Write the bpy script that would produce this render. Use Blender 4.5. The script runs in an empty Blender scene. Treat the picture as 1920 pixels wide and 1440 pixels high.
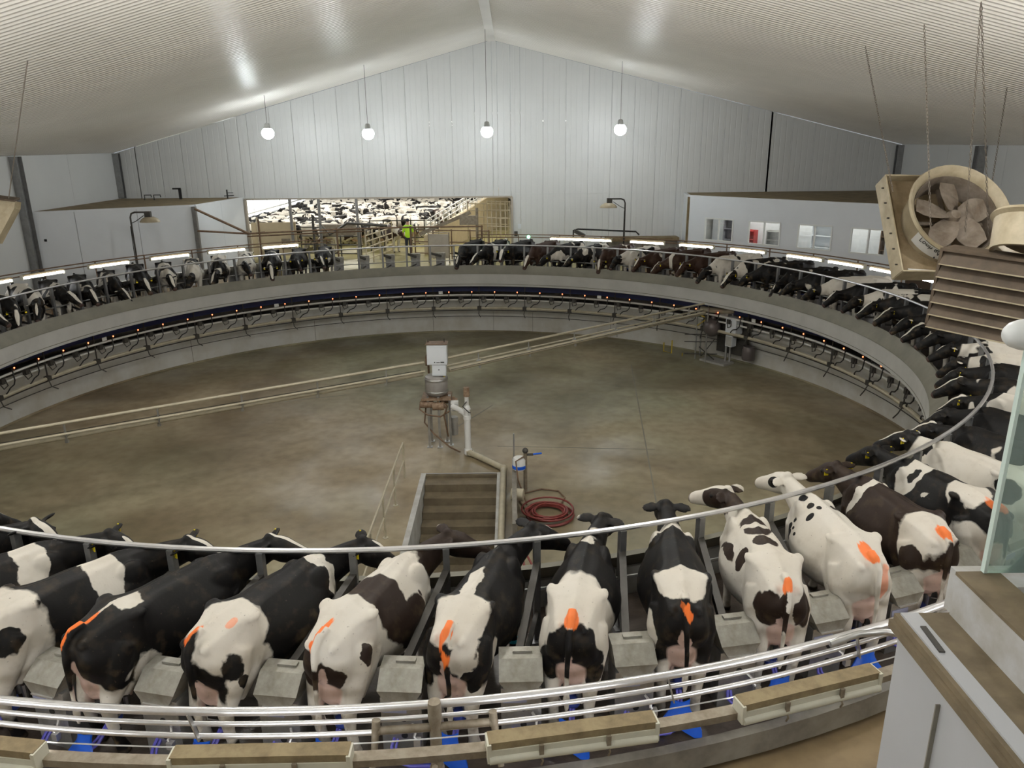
import bpy, math, random
from mathutils import Vector, Matrix
from math import sin, cos, radians as rad, pi

S = bpy.context.scene
C = S.collection
random.seed(7)

# ------------------------------------------------------------------ camera, world, light, exposure
cam_d = bpy.data.cameras.new('camera')
cam = bpy.data.objects.new('camera', cam_d); C.objects.link(cam)
cam_d.sensor_width = 36.0; cam_d.lens = 27.04; cam_d.clip_start = 0.05; cam_d.clip_end = 300
cam.matrix_world = Matrix(((0.99994, 0.01082, 0.0, 2.013), (-0.00325, 0.30069, -0.95372, -19.55),
                           (-0.01032, 0.95366, 0.30071, 5.36), (0, 0, 0, 1)))
S.camera = cam
w = bpy.data.worlds.new('world'); S.world = w; w.use_nodes = True
w.node_tree.nodes['Background'].inputs[0].default_value = (0.9, 0.95, 1.0, 1)
w.node_tree.nodes['Background'].inputs[1].default_value = 0.25
S.view_settings.view_transform = 'Standard'; S.view_settings.look = 'None'
S.view_settings.gamma = 1.0; S.view_settings.use_curve_mapping = False
S.view_settings.exposure = 0.42
S.cycles.max_bounces = 6; S.cycles.diffuse_bounces = 3; S.cycles.glossy_bounces = 3
S.cycles.transmission_bounces = 4; S.cycles.transparent_max_bounces = 8
S.cycles.caustics_reflective = False; S.cycles.caustics_refractive = False
S.cycles.sample_clamp_indirect = 4.0; S.cycles.adaptive_threshold = 0.02
LAMP_W = 1500          # watts of each high-bay lamp
SPOT_SHARE = .30       # part of it thrown down by the reflector
VIS_W = .20            # the small lamps in front of the gable wall
TUBE_E = 14.0          # strength of the fluorescent tubes

def area(name, loc, rot, size, size_y, watts, col=(1, 1, 1), spread=pi):
    d = bpy.data.lights.new(name, 'AREA'); d.shape = 'RECTANGLE'; d.size = size; d.size_y = size_y
    d.energy = watts; d.color = col; d.spread = spread
    o = bpy.data.objects.new(name, d); C.objects.link(o); o.location = loc; o.rotation_euler = rot
    return o

# ------------------------------------------------------------------ helpers
def tag(o, label=None, cat=None, group=None, kind=None):
    if label: o['label'] = label
    if cat: o['category'] = cat
    if group: o['group'] = group
    if kind: o['kind'] = kind
    return o

def thing(name, label, cat, loc=(0, 0, 0), rz=0, group=None):
    o = bpy.data.objects.new(name, None); C.objects.link(o)
    o.empty_display_size = 0.2
    o.location = loc; o.rotation_euler = (0, 0, rz)
    return tag(o, label, cat, group)

def link(name, me, parent=None):
    o = bpy.data.objects.new(name, me); C.objects.link(o); o.parent = parent
    return o

def pol(r, a, z=0.0):
    return Vector((r * cos(rad(a)), r * sin(rad(a)), z))

class MB:
    def __init__(s): s.v = []; s.f = []
    def add(s, vs, fs):
        n = len(s.v); s.v += [tuple(v) for v in vs]; s.f += [tuple(i + n for i in f) for f in fs]; return s
    def box(s, c, d, m=None):
        hx, hy, hz = d[0] / 2, d[1] / 2, d[2] / 2; c = Vector(c)
        vs = [Vector((x, y, z)) for x in (-hx, hx) for y in (-hy, hy) for z in (-hz, hz)]
        if m is not None: vs = [m @ v for v in vs]
        return s.add([c + v for v in vs], [(0, 1, 3, 2), (4, 6, 7, 5), (0, 4, 5, 1), (2, 3, 7, 6), (0, 2, 6, 4), (1, 5, 7, 3)])
    def bar(s, a, b, w, h, up=(0, 0, 1)):
        a, b = Vector(a), Vector(b); t = (b - a); L = t.length; t.normalize()
        u = Vector(up); x = t.cross(u)
        if x.length < 1e-4: x = t.cross(Vector((0, 1, 0)))
        x.normalize(); y = x.cross(t)
        m = Matrix((x, y, t)).transposed()
        return s.box((a + b) / 2, (w, h, L), m)
    def tube(s, pts, r, n=8, closed=False, cap=True):
        pts = [Vector(p) for p in pts]; N = len(pts)
        rs = r if isinstance(r, (list, tuple)) else [r] * N
        vs = []; fs = []; prev = None
        for i, p in enumerate(pts):
            if closed: t = pts[(i + 1) % N] - pts[i - 1]
            else: t = pts[min(i + 1, N - 1)] - pts[max(i - 1, 0)]
            t.normalize()
            if prev is None:
                a = Vector((0, 0, 1)) if abs(t.z) < .9 else Vector((1, 0, 0))
                x = t.cross(a).normalized()
            else:
                x = (prev - t * prev.dot(t)); x.normalize()
            prev = x; y = t.cross(x)
            for k in range(n):
                q = 2 * pi * k / n
                vs.append(p + (x * cos(q) + y * sin(q)) * rs[i])
        M = N if closed else N - 1
        for i in range(M):
            j = (i + 1) % N
            for k in range(n):
                l = (k + 1) % n
                fs.append((i * n + k, i * n + l, j * n + l, j * n + k))
        if cap and not closed:
            fs.append(tuple(reversed(range(n)))); fs.append(tuple((N - 1) * n + k for k in range(n)))
        return s.add(vs, fs)
    def arc(s, R, z, r, a0=0, a1=360, step=2.25, n=8):
        N = max(2, int(round(abs(a1 - a0) / step))); full = abs(a1 - a0) >= 359.9
        pts = [pol(R, a0 + (a1 - a0) * i / N, z) for i in range(N if full else N + 1)]
        return s.tube(pts, r, n, closed=full)
    def lathe(s, prof, seg=96, a0=0, a1=360, c=(0, 0, 0), closed_prof=False):
        full = abs(a1 - a0) >= 359.9; N = seg if full else seg + 1; P = len(prof); c = Vector(c); vs = []; fs = []
        for i in range(N):
            q = a0 + (a1 - a0) * i / seg
            for (r, z) in prof: vs.append(c + pol(r, q, z))
        for i in range(seg):
            j = (i + 1) % N
            for k in range(P if closed_prof else P - 1):
                l = (k + 1) % P
                fs.append((i * P + k, j * P + k, j * P + l, i * P + l))
        if closed_prof and not full:
            fs.append(tuple(range(P))); fs.append(tuple(reversed([(N - 1) * P + k for k in range(P)])))
        return s.add(vs, fs)
    def prism(s, poly, z0, z1):
        n = len(poly); vs = [(x, y, z0) for x, y in poly] + [(x, y, z1) for x, y in poly]
        fs = [tuple(reversed(range(n))), tuple(range(n, 2 * n))] + [(i, (i + 1) % n, n + (i + 1) % n, n + i) for i in range(n)]
        return s.add(vs, fs)
    def ball(s, c, r, seg=14, rings=9, m=None):
        c = Vector(c); r = Vector(r) if not isinstance(r, (int, float)) else Vector((r, r, r)); vs = []; fs = []
        for i in range(1, rings):
            t = pi * i / rings
            for k in range(seg):
                q = 2 * pi * k / seg
                v = Vector((r.x * sin(t) * cos(q), r.y * sin(t) * sin(q), r.z * cos(t)))
                vs.append(c + (m @ v if m is not None else v))
        top = Vector((0, 0, r.z)); bot = -top
        if m is not None: top, bot = m @ top, m @ bot
        vs += [c + top, c + bot]; T = len(vs) - 2; B = T + 1
        for i in range(rings - 2):
            for k in range(seg):
                l = (k + 1) % seg
                fs.append((i * seg + k, (i + 1) * seg + k, (i + 1) * seg + l, i * seg + l))
        for k in range(seg):
            l = (k + 1) % seg
            fs.append((T, k, l)); fs.append((B, (rings - 2) * seg + l, (rings - 2) * seg + k))
        return s.add(vs, fs)
    def loft(s, rings):
        n = len(rings[0]); vs = [p for r in rings for p in r]; fs = []
        for i in range(len(rings) - 1):
            for k in range(n):
                l = (k + 1) % n
                fs.append((i * n + k, i * n + l, (i + 1) * n + l, (i + 1) * n + k))
        fs.append(tuple(reversed(range(n)))); fs.append(tuple((len(rings) - 1) * n + k for k in range(n)))
        return s.add(vs, fs)
    def mesh(s, name, mat=None, smooth=False):
        me = bpy.data.meshes.new(name); me.from_pydata(s.v, [], s.f); me.update()
        if mat: me.materials.append(mat)
        import bmesh
        b = bmesh.new(); b.from_mesh(me); bmesh.ops.recalc_face_normals(b, faces=b.faces); b.to_mesh(me); b.free()
        if smooth:
            me.polygons.foreach_set('use_smooth', [True] * len(me.polygons))
            try: me.set_sharp_from_angle(angle=rad(40))
            except Exception: pass
        return me
    def build(s, name, mat, parent=None, smooth=False):
        return link(name, s.mesh(name, mat, smooth), parent)

def rotz(a): return Matrix.Rotation(a, 3, 'Z')

# ------------------------------------------------------------------ materials
def mat(name, col, rough=.6, metal=0.0, var=0.0, vscale=4.0, col2=None, bump=0.0, bscale=30.0, spec=.5, detail=5.0, lo=.35, hi=.65, emit=None, estr=0.0):
    m = bpy.data.materials.new(name); m.use_nodes = True; nt = m.node_tree; N = nt.nodes; L = nt.links
    b = N['Principled BSDF']; b.inputs['Roughness'].default_value = rough; b.inputs['Metallic'].default_value = metal
    b.inputs['Specular IOR Level'].default_value = spec
    c = tuple(col) + (1,); b.inputs['Base Color'].default_value = c
    if emit: b.inputs['Emission Color'].default_value = tuple(emit) + (1,); b.inputs['Emission Strength'].default_value = estr
    if col2 or var or bump: tc = N.new('ShaderNodeTexCoord')
    if col2 or var:
        if not col2: col2 = tuple(x * (1 - var) for x in col)
        n = N.new('ShaderNodeTexNoise'); n.inputs['Scale'].default_value = vscale; n.inputs['Detail'].default_value = detail
        n.inputs['Roughness'].default_value = .62
        L.new(tc.outputs['Object'], n.inputs['Vector'])
        r = N.new('ShaderNodeValToRGB'); r.color_ramp.elements[0].position = lo; r.color_ramp.elements[1].position = hi
        r.color_ramp.elements[0].color = tuple(col2) + (1,); r.color_ramp.elements[1].color = c
        L.new(n.outputs['Fac'], r.inputs['Fac']); L.new(r.outputs['Color'], b.inputs['Base Color'])
    if bump:
        n = N.new('ShaderNodeTexNoise'); n.inputs['Scale'].default_value = bscale; n.inputs['Detail'].default_value = 4
        L.new(tc.outputs['Object'], n.inputs['Vector'])
        u = N.new('ShaderNodeBump'); u.inputs['Strength'].default_value = bump; u.inputs['Distance'].default_value = .02
        L.new(n.outputs['Fac'], u.inputs['Height']); L.new(u.outputs['Normal'], b.inputs['Normal'])
    return m

M = {}
M['wall'] = mat('white_wall_panel', (.66, .67, .66), .42, var=.05, vscale=.6)
M['ceil'] = mat('corrugated_metal', (.84, .81, .75), .36, metal=0.0, var=.06, vscale=.5)
M['annex'] = mat('annex_panel', (.70, .73, .76), .3, var=.05, vscale=.8)
M['dusty'] = mat('dusty_top', (.17, .125, .065), .9, col2=(.26, .20, .11), vscale=2.5)
M['steel'] = mat('galvanised_steel', (.52, .52, .51), .36, metal=.85, var=.2, vscale=8)
M['brightsteel'] = mat('bright_rail', (.74, .73, .73), .33, metal=.8, var=.12, vscale=9)
M['post'] = mat('grey_post', (.30, .30, .30), .42, metal=.7, var=.2, vscale=6)
M['dark'] = mat('dark_steel', (.075, .07, .062), .5, metal=.4, var=.25, vscale=7)
M['rust'] = mat('rusty_pipe', (.20, .125, .075), .6, metal=.3, var=.35, vscale=9)
M['stain'] = mat('stainless_sheet', (.50, .50, .50), .34, metal=.75, col2=(.33, .32, .29), vscale=5)
M['hood'] = mat('dusty_stainless_hood', (.40, .385, .34), .5, metal=.5, col2=(.28, .265, .22), vscale=9)
M['concrete'] = mat('deck_concrete', (.10, .078, .062), .35, col2=(.045, .034, .028), vscale=3, bump=.2)
M['skirt'] = mat('skirt_concrete', (.50, .495, .47), .6, var=.14, vscale=1.2, bump=.05)
M['lip'] = mat('skirt_lip', (.22, .208, .165), .6, var=.22, vscale=1.5)
M['rim'] = mat('rim_concrete', (.27, .25, .21), .6, col2=(.16, .145, .12), vscale=2.5)
M['pitwall'] = mat('pit_wall_white', (.62, .615, .58), .55, col2=(.48, .45, .38), vscale=1.1, lo=.25, hi=.6)
M['outer'] = mat('operator_floor', (.30, .215, .115), .5, col2=(.19, .135, .075), vscale=1.6)
M['blue'] = mat('blue_plastic', (.012, .12, .72), .3, var=.15, vscale=5)
M['bluedark'] = mat('blue_band', (.012, .022, .10), .5)
M['hose'] = mat('violet_hose', (.13, .12, .55), .35)
M['black'] = mat('black_rubber', (.015, .015, .015), .5)
M['pipe'] = mat('milk_pipe', (.72, .71, .66), .3, metal=.1)
M['beige'] = mat('beige_pipe', (.50, .45, .33), .45, var=.2, vscale=4)
M['pvc'] = mat('white_pvc', (.78, .78, .76), .35, var=.08, vscale=3)
M['wbox'] = mat('white_enclosure', (.72, .75, .78), .35, var=.05, vscale=3)
M['gbox'] = mat('grey_enclosure', (.42, .41, .38), .5, var=.2, vscale=4)
M['drum'] = mat('grey_drum', (.36, .34, .32), .5, metal=.2, var=.15, vscale=5)
M['pump'] = mat('rusty_pump', (.16, .09, .05), .65, col2=(.30, .22, .15), vscale=14)
M['yellow'] = mat('yellow_paint', (.62, .46, .05), .5)
M['yellowtag'] = mat('yellow_ear_tag', (.85, .68, .02), .4)
M['cyan'] = mat('cyan_band', (.02, .45, .60), .4)
M['redhose'] = mat('red_hose', (.19, .035, .03), .45, var=.2, vscale=6)
M['cream'] = mat('cream_housing', (.66, .64, .52), .4, var=.1, vscale=5)
M['creamdust'] = mat('dusty_housing', (.30, .235, .13), .8, col2=(.19, .14, .075), vscale=7)
M['fan'] = mat('fan_shroud', (.50, .43, .30), .45, col2=(.34, .28, .18), vscale=2.2)
M['fanin'] = mat('fan_inside_dusty', (.13, .098, .068), .8, col2=(.24, .20, .16), vscale=3)
M['louvre'] = mat('dusty_louvre', (.105, .074, .047), .7, col2=(.065, .045, .028), vscale=4)
M['chain'] = mat('chain_steel', (.20, .17, .14), .5, metal=.6)
M['redled'] = mat('red_light', (.8, .05, .02), .3, emit=(1, .16, .06), estr=6)
M['greenled'] = mat('green_light', (.1, .8, .5), .3, emit=(.2, 1, .6), estr=8)
M['tube'] = mat('lit_tube', (1, 1, 1), .3, emit=(.97, .98, 1), estr=TUBE_E)
M['bulb'] = mat('lit_bulb', (1, 1, 1), .3, emit=(.90, .97, 1), estr=45)
M['grey_paint'] = mat('grey_painted_wall', (.47, .48, .50), .45, var=.05, vscale=1.5)
M['curb'] = mat('painted_curb', (.52, .52, .52), .5, col2=(.40, .38, .34), vscale=6)
M['ledge'] = mat('dusty_ledge', (.20, .155, .095), .85, col2=(.13, .10, .06), vscale=6)
M['whitecap'] = mat('white_cap', (.72, .74, .73), .35)
M['paper'] = mat('white_plate', (.75, .75, .72), .5)
M['ink'] = mat('dark_print', (.03, .03, .03), .5)
M['galvpanel'] = mat('galvanised_panel', (.46, .41, .34), .5, metal=.3, var=.2, vscale=2)
M['penfloor'] = mat('pen_floor_wet', (.22, .19, .07), .35, col2=(.34, .30, .13), vscale=1.2)
M['penrail'] = mat('pen_rail', (.60, .52, .38), .5, metal=.2, var=.2, vscale=6)
M['ramp'] = mat('ramp_concrete', (.56, .46, .30), .7, var=.15, vscale=2)
M['vest'] = mat('hi_vis_vest', (.50, .85, .03), .6)
M['red'] = mat('red_paint', (.45, .03, .03), .4)
M['shelf'] = mat('shelf_grey', (.22, .22, .25), .5)
M['tank'] = mat('dark_tank', (.14, .12, .115), .4, metal=.3)

def floor_mat():
    m = bpy.data.materials.new('pit_floor_concrete'); m.use_nodes = True; nt = m.node_tree; N = nt.nodes; L = nt.links
    b = N['Principled BSDF']; tc = N.new('ShaderNodeTexCoord')
    def noise(sc, det, d=0):
        n = N.new('ShaderNodeTexNoise'); n.inputs['Scale'].default_value = sc; n.inputs['Detail'].default_value = det
        n.inputs['Distortion'].default_value = d; L.new(tc.outputs['Object'], n.inputs['Vector']); return n
    def ramp(n, c0, c1, lo, hi):
        r = N.new('ShaderNodeValToRGB'); r.color_ramp.elements[0].position = lo; r.color_ramp.elements[1].position = hi
        r.color_ramp.elements[0].color = tuple(c0) + (1,); r.color_ramp.elements[1].color = tuple(c1) + (1,)
        L.new(n.outputs['Fac'], r.inputs['Fac']); return r
    a = ramp(noise(.28, 5, .6), (.175, .142, .090), (.345, .30, .212), .33, .64)
    c = ramp(noise(3.5, 6), (.80, .79, .76), (1.06, 1.06, 1.06), .3, .62)
    g = ramp(noise(.11, 3), (.92, 1.0, .93), (1.05, .97, .90), .4, .6)
    m1 = N.new('ShaderNodeMix'); m1.data_type = 'RGBA'; m1.blend_type = 'MULTIPLY'; m1.inputs[0].default_value = 1
    L.new(a.outputs[0], m1.inputs[6]); L.new(c.outputs[0], m1.inputs[7])
    m2 = N.new('ShaderNodeMix'); m2.data_type = 'RGBA'; m2.blend_type = 'MULTIPLY'; m2.inputs[0].default_value = 1
    L.new(m1.outputs[2], m2.inputs[6]); L.new(g.outputs[0], m2.inputs[7])
    L.new(m2.outputs[2], b.inputs['Base Color'])
    rr = ramp(noise(.5, 4), (.28,) * 3, (.62,) * 3, .35, .62); L.new(rr.outputs[0], b.inputs['Roughness'])
    return m
M['floor'] = floor_mat()

def glass_mat():
    m = bpy.data.materials.new('greenish_glass'); m.use_nodes = True; nt = m.node_tree; N = nt.nodes; L = nt.links
    N.remove(N['Principled BSDF']); out = N['Material Output']
    t = N.new('ShaderNodeBsdfTransparent'); t.inputs[0].default_value = (.86, .93, .90, 1)
    g = N.new('ShaderNodeBsdfGlossy'); g.inputs['Color'].default_value = (.9, 1, .97, 1); g.inputs['Roughness'].default_value = .03
    d = N.new('ShaderNodeBsdfDiffuse'); d.inputs[0].default_value = (.62, .72, .70, 1)
    f = N.new('ShaderNodeFresnel'); f.inputs[0].default_value = 1.45
    x = N.new('ShaderNodeMixShader'); y = N.new('ShaderNodeMixShader'); y.inputs[0].default_value = .13
    L.new(f.outputs[0], x.inputs[0]); L.new(t.outputs[0], x.inputs[1]); L.new(g.outputs[0], x.inputs[2])
    L.new(x.outputs[0], y.inputs[1]); L.new(d.outputs[0], y.inputs[2]); L.new(y.outputs[0], out.inputs[0])
    return m
M['glass'] = glass_mat()
M['glassedge'] = mat('green_glass_edge', (.62, .74, .69), .15)
def pane_mat():
    m = bpy.data.materials.new('window_pane'); m.use_nodes = True; nt = m.node_tree; N = nt.nodes; L = nt.links
    N.remove(N['Principled BSDF']); out = N['Material Output']
    t = N.new('ShaderNodeBsdfTransparent'); t.inputs[0].default_value = (.9, .93, .95, 1)
    g = N.new('ShaderNodeBsdfGlossy'); g.inputs['Roughness'].default_value = .05
    x = N.new('ShaderNodeMixShader'); x.inputs[0].default_value = .08
    L.new(t.outputs[0], x.inputs[1]); L.new(g.outputs[0], x.inputs[2]); L.new(x.outputs[0], out.inputs[0])
    return m
M['pane'] = pane_mat()

# ------------------------------------------------------------------ dimensions (metres, ring centre = origin, deck = 0)
YB = 17.5; XL = -16.2; XR = 20.1; YF = -21.6
ZE = 5.02; XRG = 1.25; ZRG = 9.65
R_IN = 11.52; R_NECK = 12.4; R_OUT = 14.3; R_GUARD = 14.5; R_LIGHT = 15.05
Z_PIT = -2.5; Z_OP = -.32
PITCH = 4.5; PHI0 = -79.5; SKEW = 22.0
def zc(x):   # ceiling height
    return ZE + (ZRG - ZE) * ((x - XL) / (XRG - XL) if x < XRG else (XR - x) / (XR - XRG))

# ------------------------------------------------------------------ the shell
def build_shell():
    # corrugated ceiling, waves run from ridge to eave
    P = .21; bm = MB(); ys = []; y = YF
    while y < YB - P:
        ys += [(y, 0), (y + .07, 0), (y + .105, .042), (y + .175, .042)]; y += P
    ys += [(y, 0), (YB, 0)]
    for side in (0, 1):
        xs = [XL - .1, XRG] if side == 0 else [XRG, XR + .1]
        vs = []; fs = []
        for (y, dz) in ys:
            for x in xs: vs.append((x, y, zc(min(max(x, XL), XR)) + dz + .01))
        for i in range(len(ys) - 1): fs.append((2 * i, 2 * i + 1, 2 * i + 3, 2 * i + 2))
        bm.add(vs, fs)
    c = tag(bm.build('ceiling', M['ceil']), kind='structure')
    b = MB(); b.box((XRG, (YB + YF) / 2, ZRG - .03), (.34, YB - YF, .05))
    tag(b.build('trim_1', M['ceil']), kind='structure')
    # roof over the waves keeps the light in
    b = MB(); b.add([(XL - .1, YF, ZE + .2), (XRG, YF, ZRG + .2), (XR + .1, YF, ZE + .2), (XL - .1, YB, ZE + .2), (XRG, YB, ZRG + .2), (XR + .1, YB, ZE + .2)], [(0, 1, 4, 3), (1, 2, 5, 4)])
    tag(b.build('ceiling_roof', M['galvpanel']), kind='structure')
    # gable wall of vertical panels
    root = thing('wall_back', None, None); root['kind'] = 'structure'
    OX0, OX1, OZ = -10.4, 2.07, 2.88
    x = XL; Wp = 1.04
    cuts = [XL]
    while cuts[-1] + Wp < XR: cuts.append(cuts[-1] + Wp)
    cuts.append(XR); cuts = sorted(set(cuts + [OX0, OX1, XRG]))
    cuts = [c for i, c in enumerate(cuts) if i == 0 or c - cuts[i - 1] > .08 or c in (OX0, OX1)]
    for a, b_ in zip(cuts[:-1], cuts[1:]):
        g = .006; x0, x1 = a + g, b_ - g; z0 = OZ if (a >= OX0 - .01 and b_ <= OX1 + .01) else Z_OP
        m = MB(); k = 3
        # shallow pencil ribs on the face
        vs = []; fs = []; xs = []
        nn = max(1, int(round((x1 - x0) / .26)))
        for i in range(nn):
            u0 = x0 + (x1 - x0) * i / nn; u1 = x0 + (x1 - x0) * (i + 1) / nn
            xs += [(u0, 0), (u1 - .05, 0), (u1 - .04, .004), (u1 - .012, .004)]
        xs.append((x1, 0))
        for (u, d) in xs:
            zt = zc(u); vs += [(u, YB + d, z0), (u, YB + d, zt), (u, YB + .1, z0), (u, YB + .1, zt)]
        for i in range(len(xs) - 1):
            j = i * 4; l = j + 4
            fs += [(j, l, l + 1, j + 1), (j + 2, j + 3, l + 3, l + 2), (j, j + 2, l + 2, l), (j + 1, l + 1, l + 3, j + 3)]
        e = len(vs) - 4; fs += [(0, 1, 3, 2), (e, e + 2, e + 3, e + 1)]
        m.add(vs, fs); m.build('wall_panel', M['wall'], root)
    b = MB(); b.box((0.5 * (XL + XR), YB + .16, 0.6 * ZE), (.01, .01, .01))
    t = MB(); t.box(((OX0 + OX1) / 2, YB + .03, OZ + .02), (OX1 - OX0 + .1, .2, .07)); t.box((OX0 - .03, YB + .03, OZ / 2 - .5), (.1, .2, OZ + 1)); t.box((OX1 + .03, YB + .03, OZ / 2 - .5), (.1, .2, OZ + 1))
    tag(t.build('trim_2', M['galvpanel']), kind='structure')
    # sill strip between wall tiers
    t = MB(); t.box((6.2, YB - .012, 3.02), (8.2, .02, .02)); tag(t.build('trim_3', M['wall']), kind='structure')
    # side walls
    for nm, X, sg in (('wall_left', XL, -1), ('wall_right', XR, 1)):
        root = thing(nm, None, None); root['kind'] = 'structure'
        y = YF
        while y < YB - .01:
            y1 = min(y + 3.9, YB); m = MB(); m.box((X + sg * .05, (y + y1) / 2, (Z_OP + ZE) / 2 + .02), (.1, y1 - y - .012, ZE - Z_OP)); m.build('wall_panel', M['wall'], root); y = y1
    m = MB(); m.add([(XL, YF, Z_PIT), (XR, YF, Z_PIT), (XR, YF, ZE), (XRG, YF, ZRG), (XL, YF, ZE)], [(0, 1, 2, 3, 4)])
    tag(m.build('wall_front', M['wall']), kind='structure')
    # steel columns
    cols = [(XL + .14, 9.8, 'grey steel column on the side wall beside the low annex with blank panels'), (XL + .14, YB - .15, 'slim steel corner column above the blank annex roof'),
            (XR - .14, 11.0, 'grey steel column standing behind the hanging round fan'), (XR - .14, YB - .15, 'slim steel corner column above the windowed annex roof')]
    for i, (x, y, lb) in enumerate(cols):
        m = MB(); ww = .34 if i in (0, 2) else .2
        zb = Z_OP if i in (0, 2) else 3.03; zm, hh = (zb + ZE) / 2, ZE - zb; m.box((x, y - ww / 2, zm), (.28, .022, hh)); m.box((x, y + ww / 2, zm), (.28, .022, hh)); m.box((x, y, zm), (.02, ww, hh))
        tag(m.build('steel_column', M['post']), lb, 'column')
    # floors
    m = MB(); m.lathe([(14.12, Z_OP), (30, Z_OP)], 120)
    m = MB()
    N = 120; vs = []; fs = []
    for i in range(N):
        q = 360 * i / N; vs.append(pol(14.12, q, Z_OP)); d = Vector((cos(rad(q)), sin(rad(q)), 0))
        tx = ((XR + .1) / d.x if d.x > 1e-6 else (XL - .1) / d.x if d.x < -1e-6 else 1e9); ty = ((YB + .1) / d.y if d.y > 1e-6 else (YF - .2) / d.y if d.y < -1e-6 else 1e9)
        t = min(tx, ty); vs.append(Vector((d.x * t, d.y * t, Z_OP)))
    for i in range(N):
        j = (i + 1) % N; fs.append((2 * i, 2 * i + 1, 2 * j + 1, 2 * j))
    m.add(vs, fs); tag(m.build('floor_operator', M['outer']), kind='structure')
    # pit floor with the stair well left open
    SX0, SX1, SY0, SY1 = -.15, 1.62, -9.6, -1.95
    m = MB(); Rp = 13.02; N = 144
    ring = [pol(Rp, 360 * i / N, Z_PIT) for i in range(N)]
    import bmesh
    bm_ = bmesh.new()
    vv = [bm_.verts.new(p) for p in ring]; e = [bm_.edges.new((vv[i], vv[(i + 1) % N])) for i in range(N)]
    hv = [bm_.verts.new((x, y, Z_PIT)) for x, y in ((SX0, SY0), (SX1, SY0), (SX1, SY1), (SX0, SY1))]; e += [bm_.edges.new((hv[i], hv[(i + 1) % 4])) for i in range(4)]
    bmesh.ops.triangle_fill(bm_, edges=e, use_beauty=True)
    for f in list(bm_.faces):
        cx = f.calc_center_median()
        if SX0 < cx.x < SX1 and SY0 < cx.y < SY1: bm_.faces.remove(f)
    bmesh.ops.recalc_face_normals(bm_, faces=bm_.faces)
    for f in bm_.faces:
        if f.normal.z < 0: f.normal_flip()
    me = bpy.data.meshes.new('floor'); bm_.to_mesh(me); bm_.free(); me.materials.append(M['floor'])
    fl = tag(link('floor', me), kind='structure')
    # saw cut joints, thin dark strips let into the slab
    for (a, b_) in (((6.4, 7.6), (4.9, -7.3)), ((1.4, 3.2), (.2, .9)), ((1.6, -.2), (5.8, -.55)), ((-9, 2.5), (-3.4, 4.4))):
        m = MB(); m.bar((a[0], a[1], Z_PIT + .001), (b_[0], b_[1], Z_PIT + .001), .035, .006); m.build('floor_joint', M['lip'], fl)
    # pit wall
    m = MB(); m.lathe([(13.02, Z_PIT - .05), (13.02, -1.12), (13.2, -1.12), (13.2, Z_PIT - .05)], 144, closed_prof=True)
    pw = tag(m.build('wall_pit', M['pitwall'], None, True), kind='structure')
    m = MB(); m.lathe([(13.02, Z_PIT), (12.985, Z_PIT), (12.985, Z_PIT + .035), (13.02, Z_PIT + .06)], 144)
    tag(m.build('baseboard_pit', M['floor'], None, True), kind='structure')
    for a in (77, 84.5, 96, 62, 118, 140):
        m = MB(); p0 = pol(13.012, a, Z_PIT); m.bar(p0, p0 + Vector((0, 0, .9)), .012, .012); m.build('wall_joint', M['lip'], pw)
    # plinth under the outer track
    m = MB(); m.lathe([(14.2, Z_OP - .1), (14.2, -.235), (13.9, -.235), (13.9, -1.3), (14.0, -1.3), (14.0, Z_OP - .1)], 144, closed_prof=True)
    tag(m.build('wall_plinth', M['rim'], None, True), kind='structure')
    m = MB(); m.lathe([(13.19, -1.14), (13.95, -1.14)], 144); tag(m.build('floor_track', M['dark'], None, True), kind='structure')
    # stairs down to the tunnel, and its side walls
    st = thing('concrete_stairs', 'concrete stairs going down through the pit floor towards the tunnel', 'stairs', (0, 0, Z_PIT))
    for i in range(9):
        m = MB(); y1 = SY1 - .1 - .36 * i; m.box(((SX0 + SX1) / 2, y1 - .19, -.19 * (i + 1) - .13 + .1), (SX1 - SX0 - .02, .38, .26)); m.build('step', M['stepc'], st)
    m = MB(); m.box(((SX0 + SX1) / 2, (SY0 - 5.2) / 2 , -1.95), (SX1 - SX0 - .02, abs(SY0 + 5.2), .1)); m.build('landing', M['stepc'], st)
    m = MB(); m.box((SX0 - .06, (SY0 + SY1) / 2, -1.0), (.12, SY1 - SY0, 2.02)); m.build('side_wall', M['stairwall'], st)
    m = MB(); m.box((SX1 + .06, (SY0 + SY1) / 2, -1.0), (.12, SY1 - SY0, 2.02)); m.build('side_wall', M['stairwall'], st)
    m = MB(); m.box(((SX0 + SX1) / 2, SY1 - .03, -1.0), (SX1 - SX0, .1, 1.96)); m.build('riser_wall', M['stepc'], st)
    # entry slab on the far side
    m = MB(); m.prism([(-10.4, YB + 27), (-13.4, YB + 27), (-13.4, YB), (-10.4, YB)], -.35, 0)
    m = MB()
    aa = [118 - i * 4 for i in range(15)]
    poly = [tuple(pol(14.42, a)[:2]) for a in aa] + [(8.0, YB), (-10.3, YB)]
    m.prism(poly, Z_OP, -.01); tag(m.build('floor_entry', M['penfloor']), kind='structure')
    m = MB(); m.box((-1, YB + 21, -.06), (40, 42, .1)); tag(m.build('floor_pen', M['penfloor']), kind='structure')
M['stepc'] = mat('stair_concrete', (.185, .15, .095), .6, col2=(.12, .095, .06), vscale=3)
M['stairwall'] = mat('whitewashed_wall', (.56, .56, .54), .6, col2=(.40, .39, .36), vscale=2.5)
build_shell()

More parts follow.
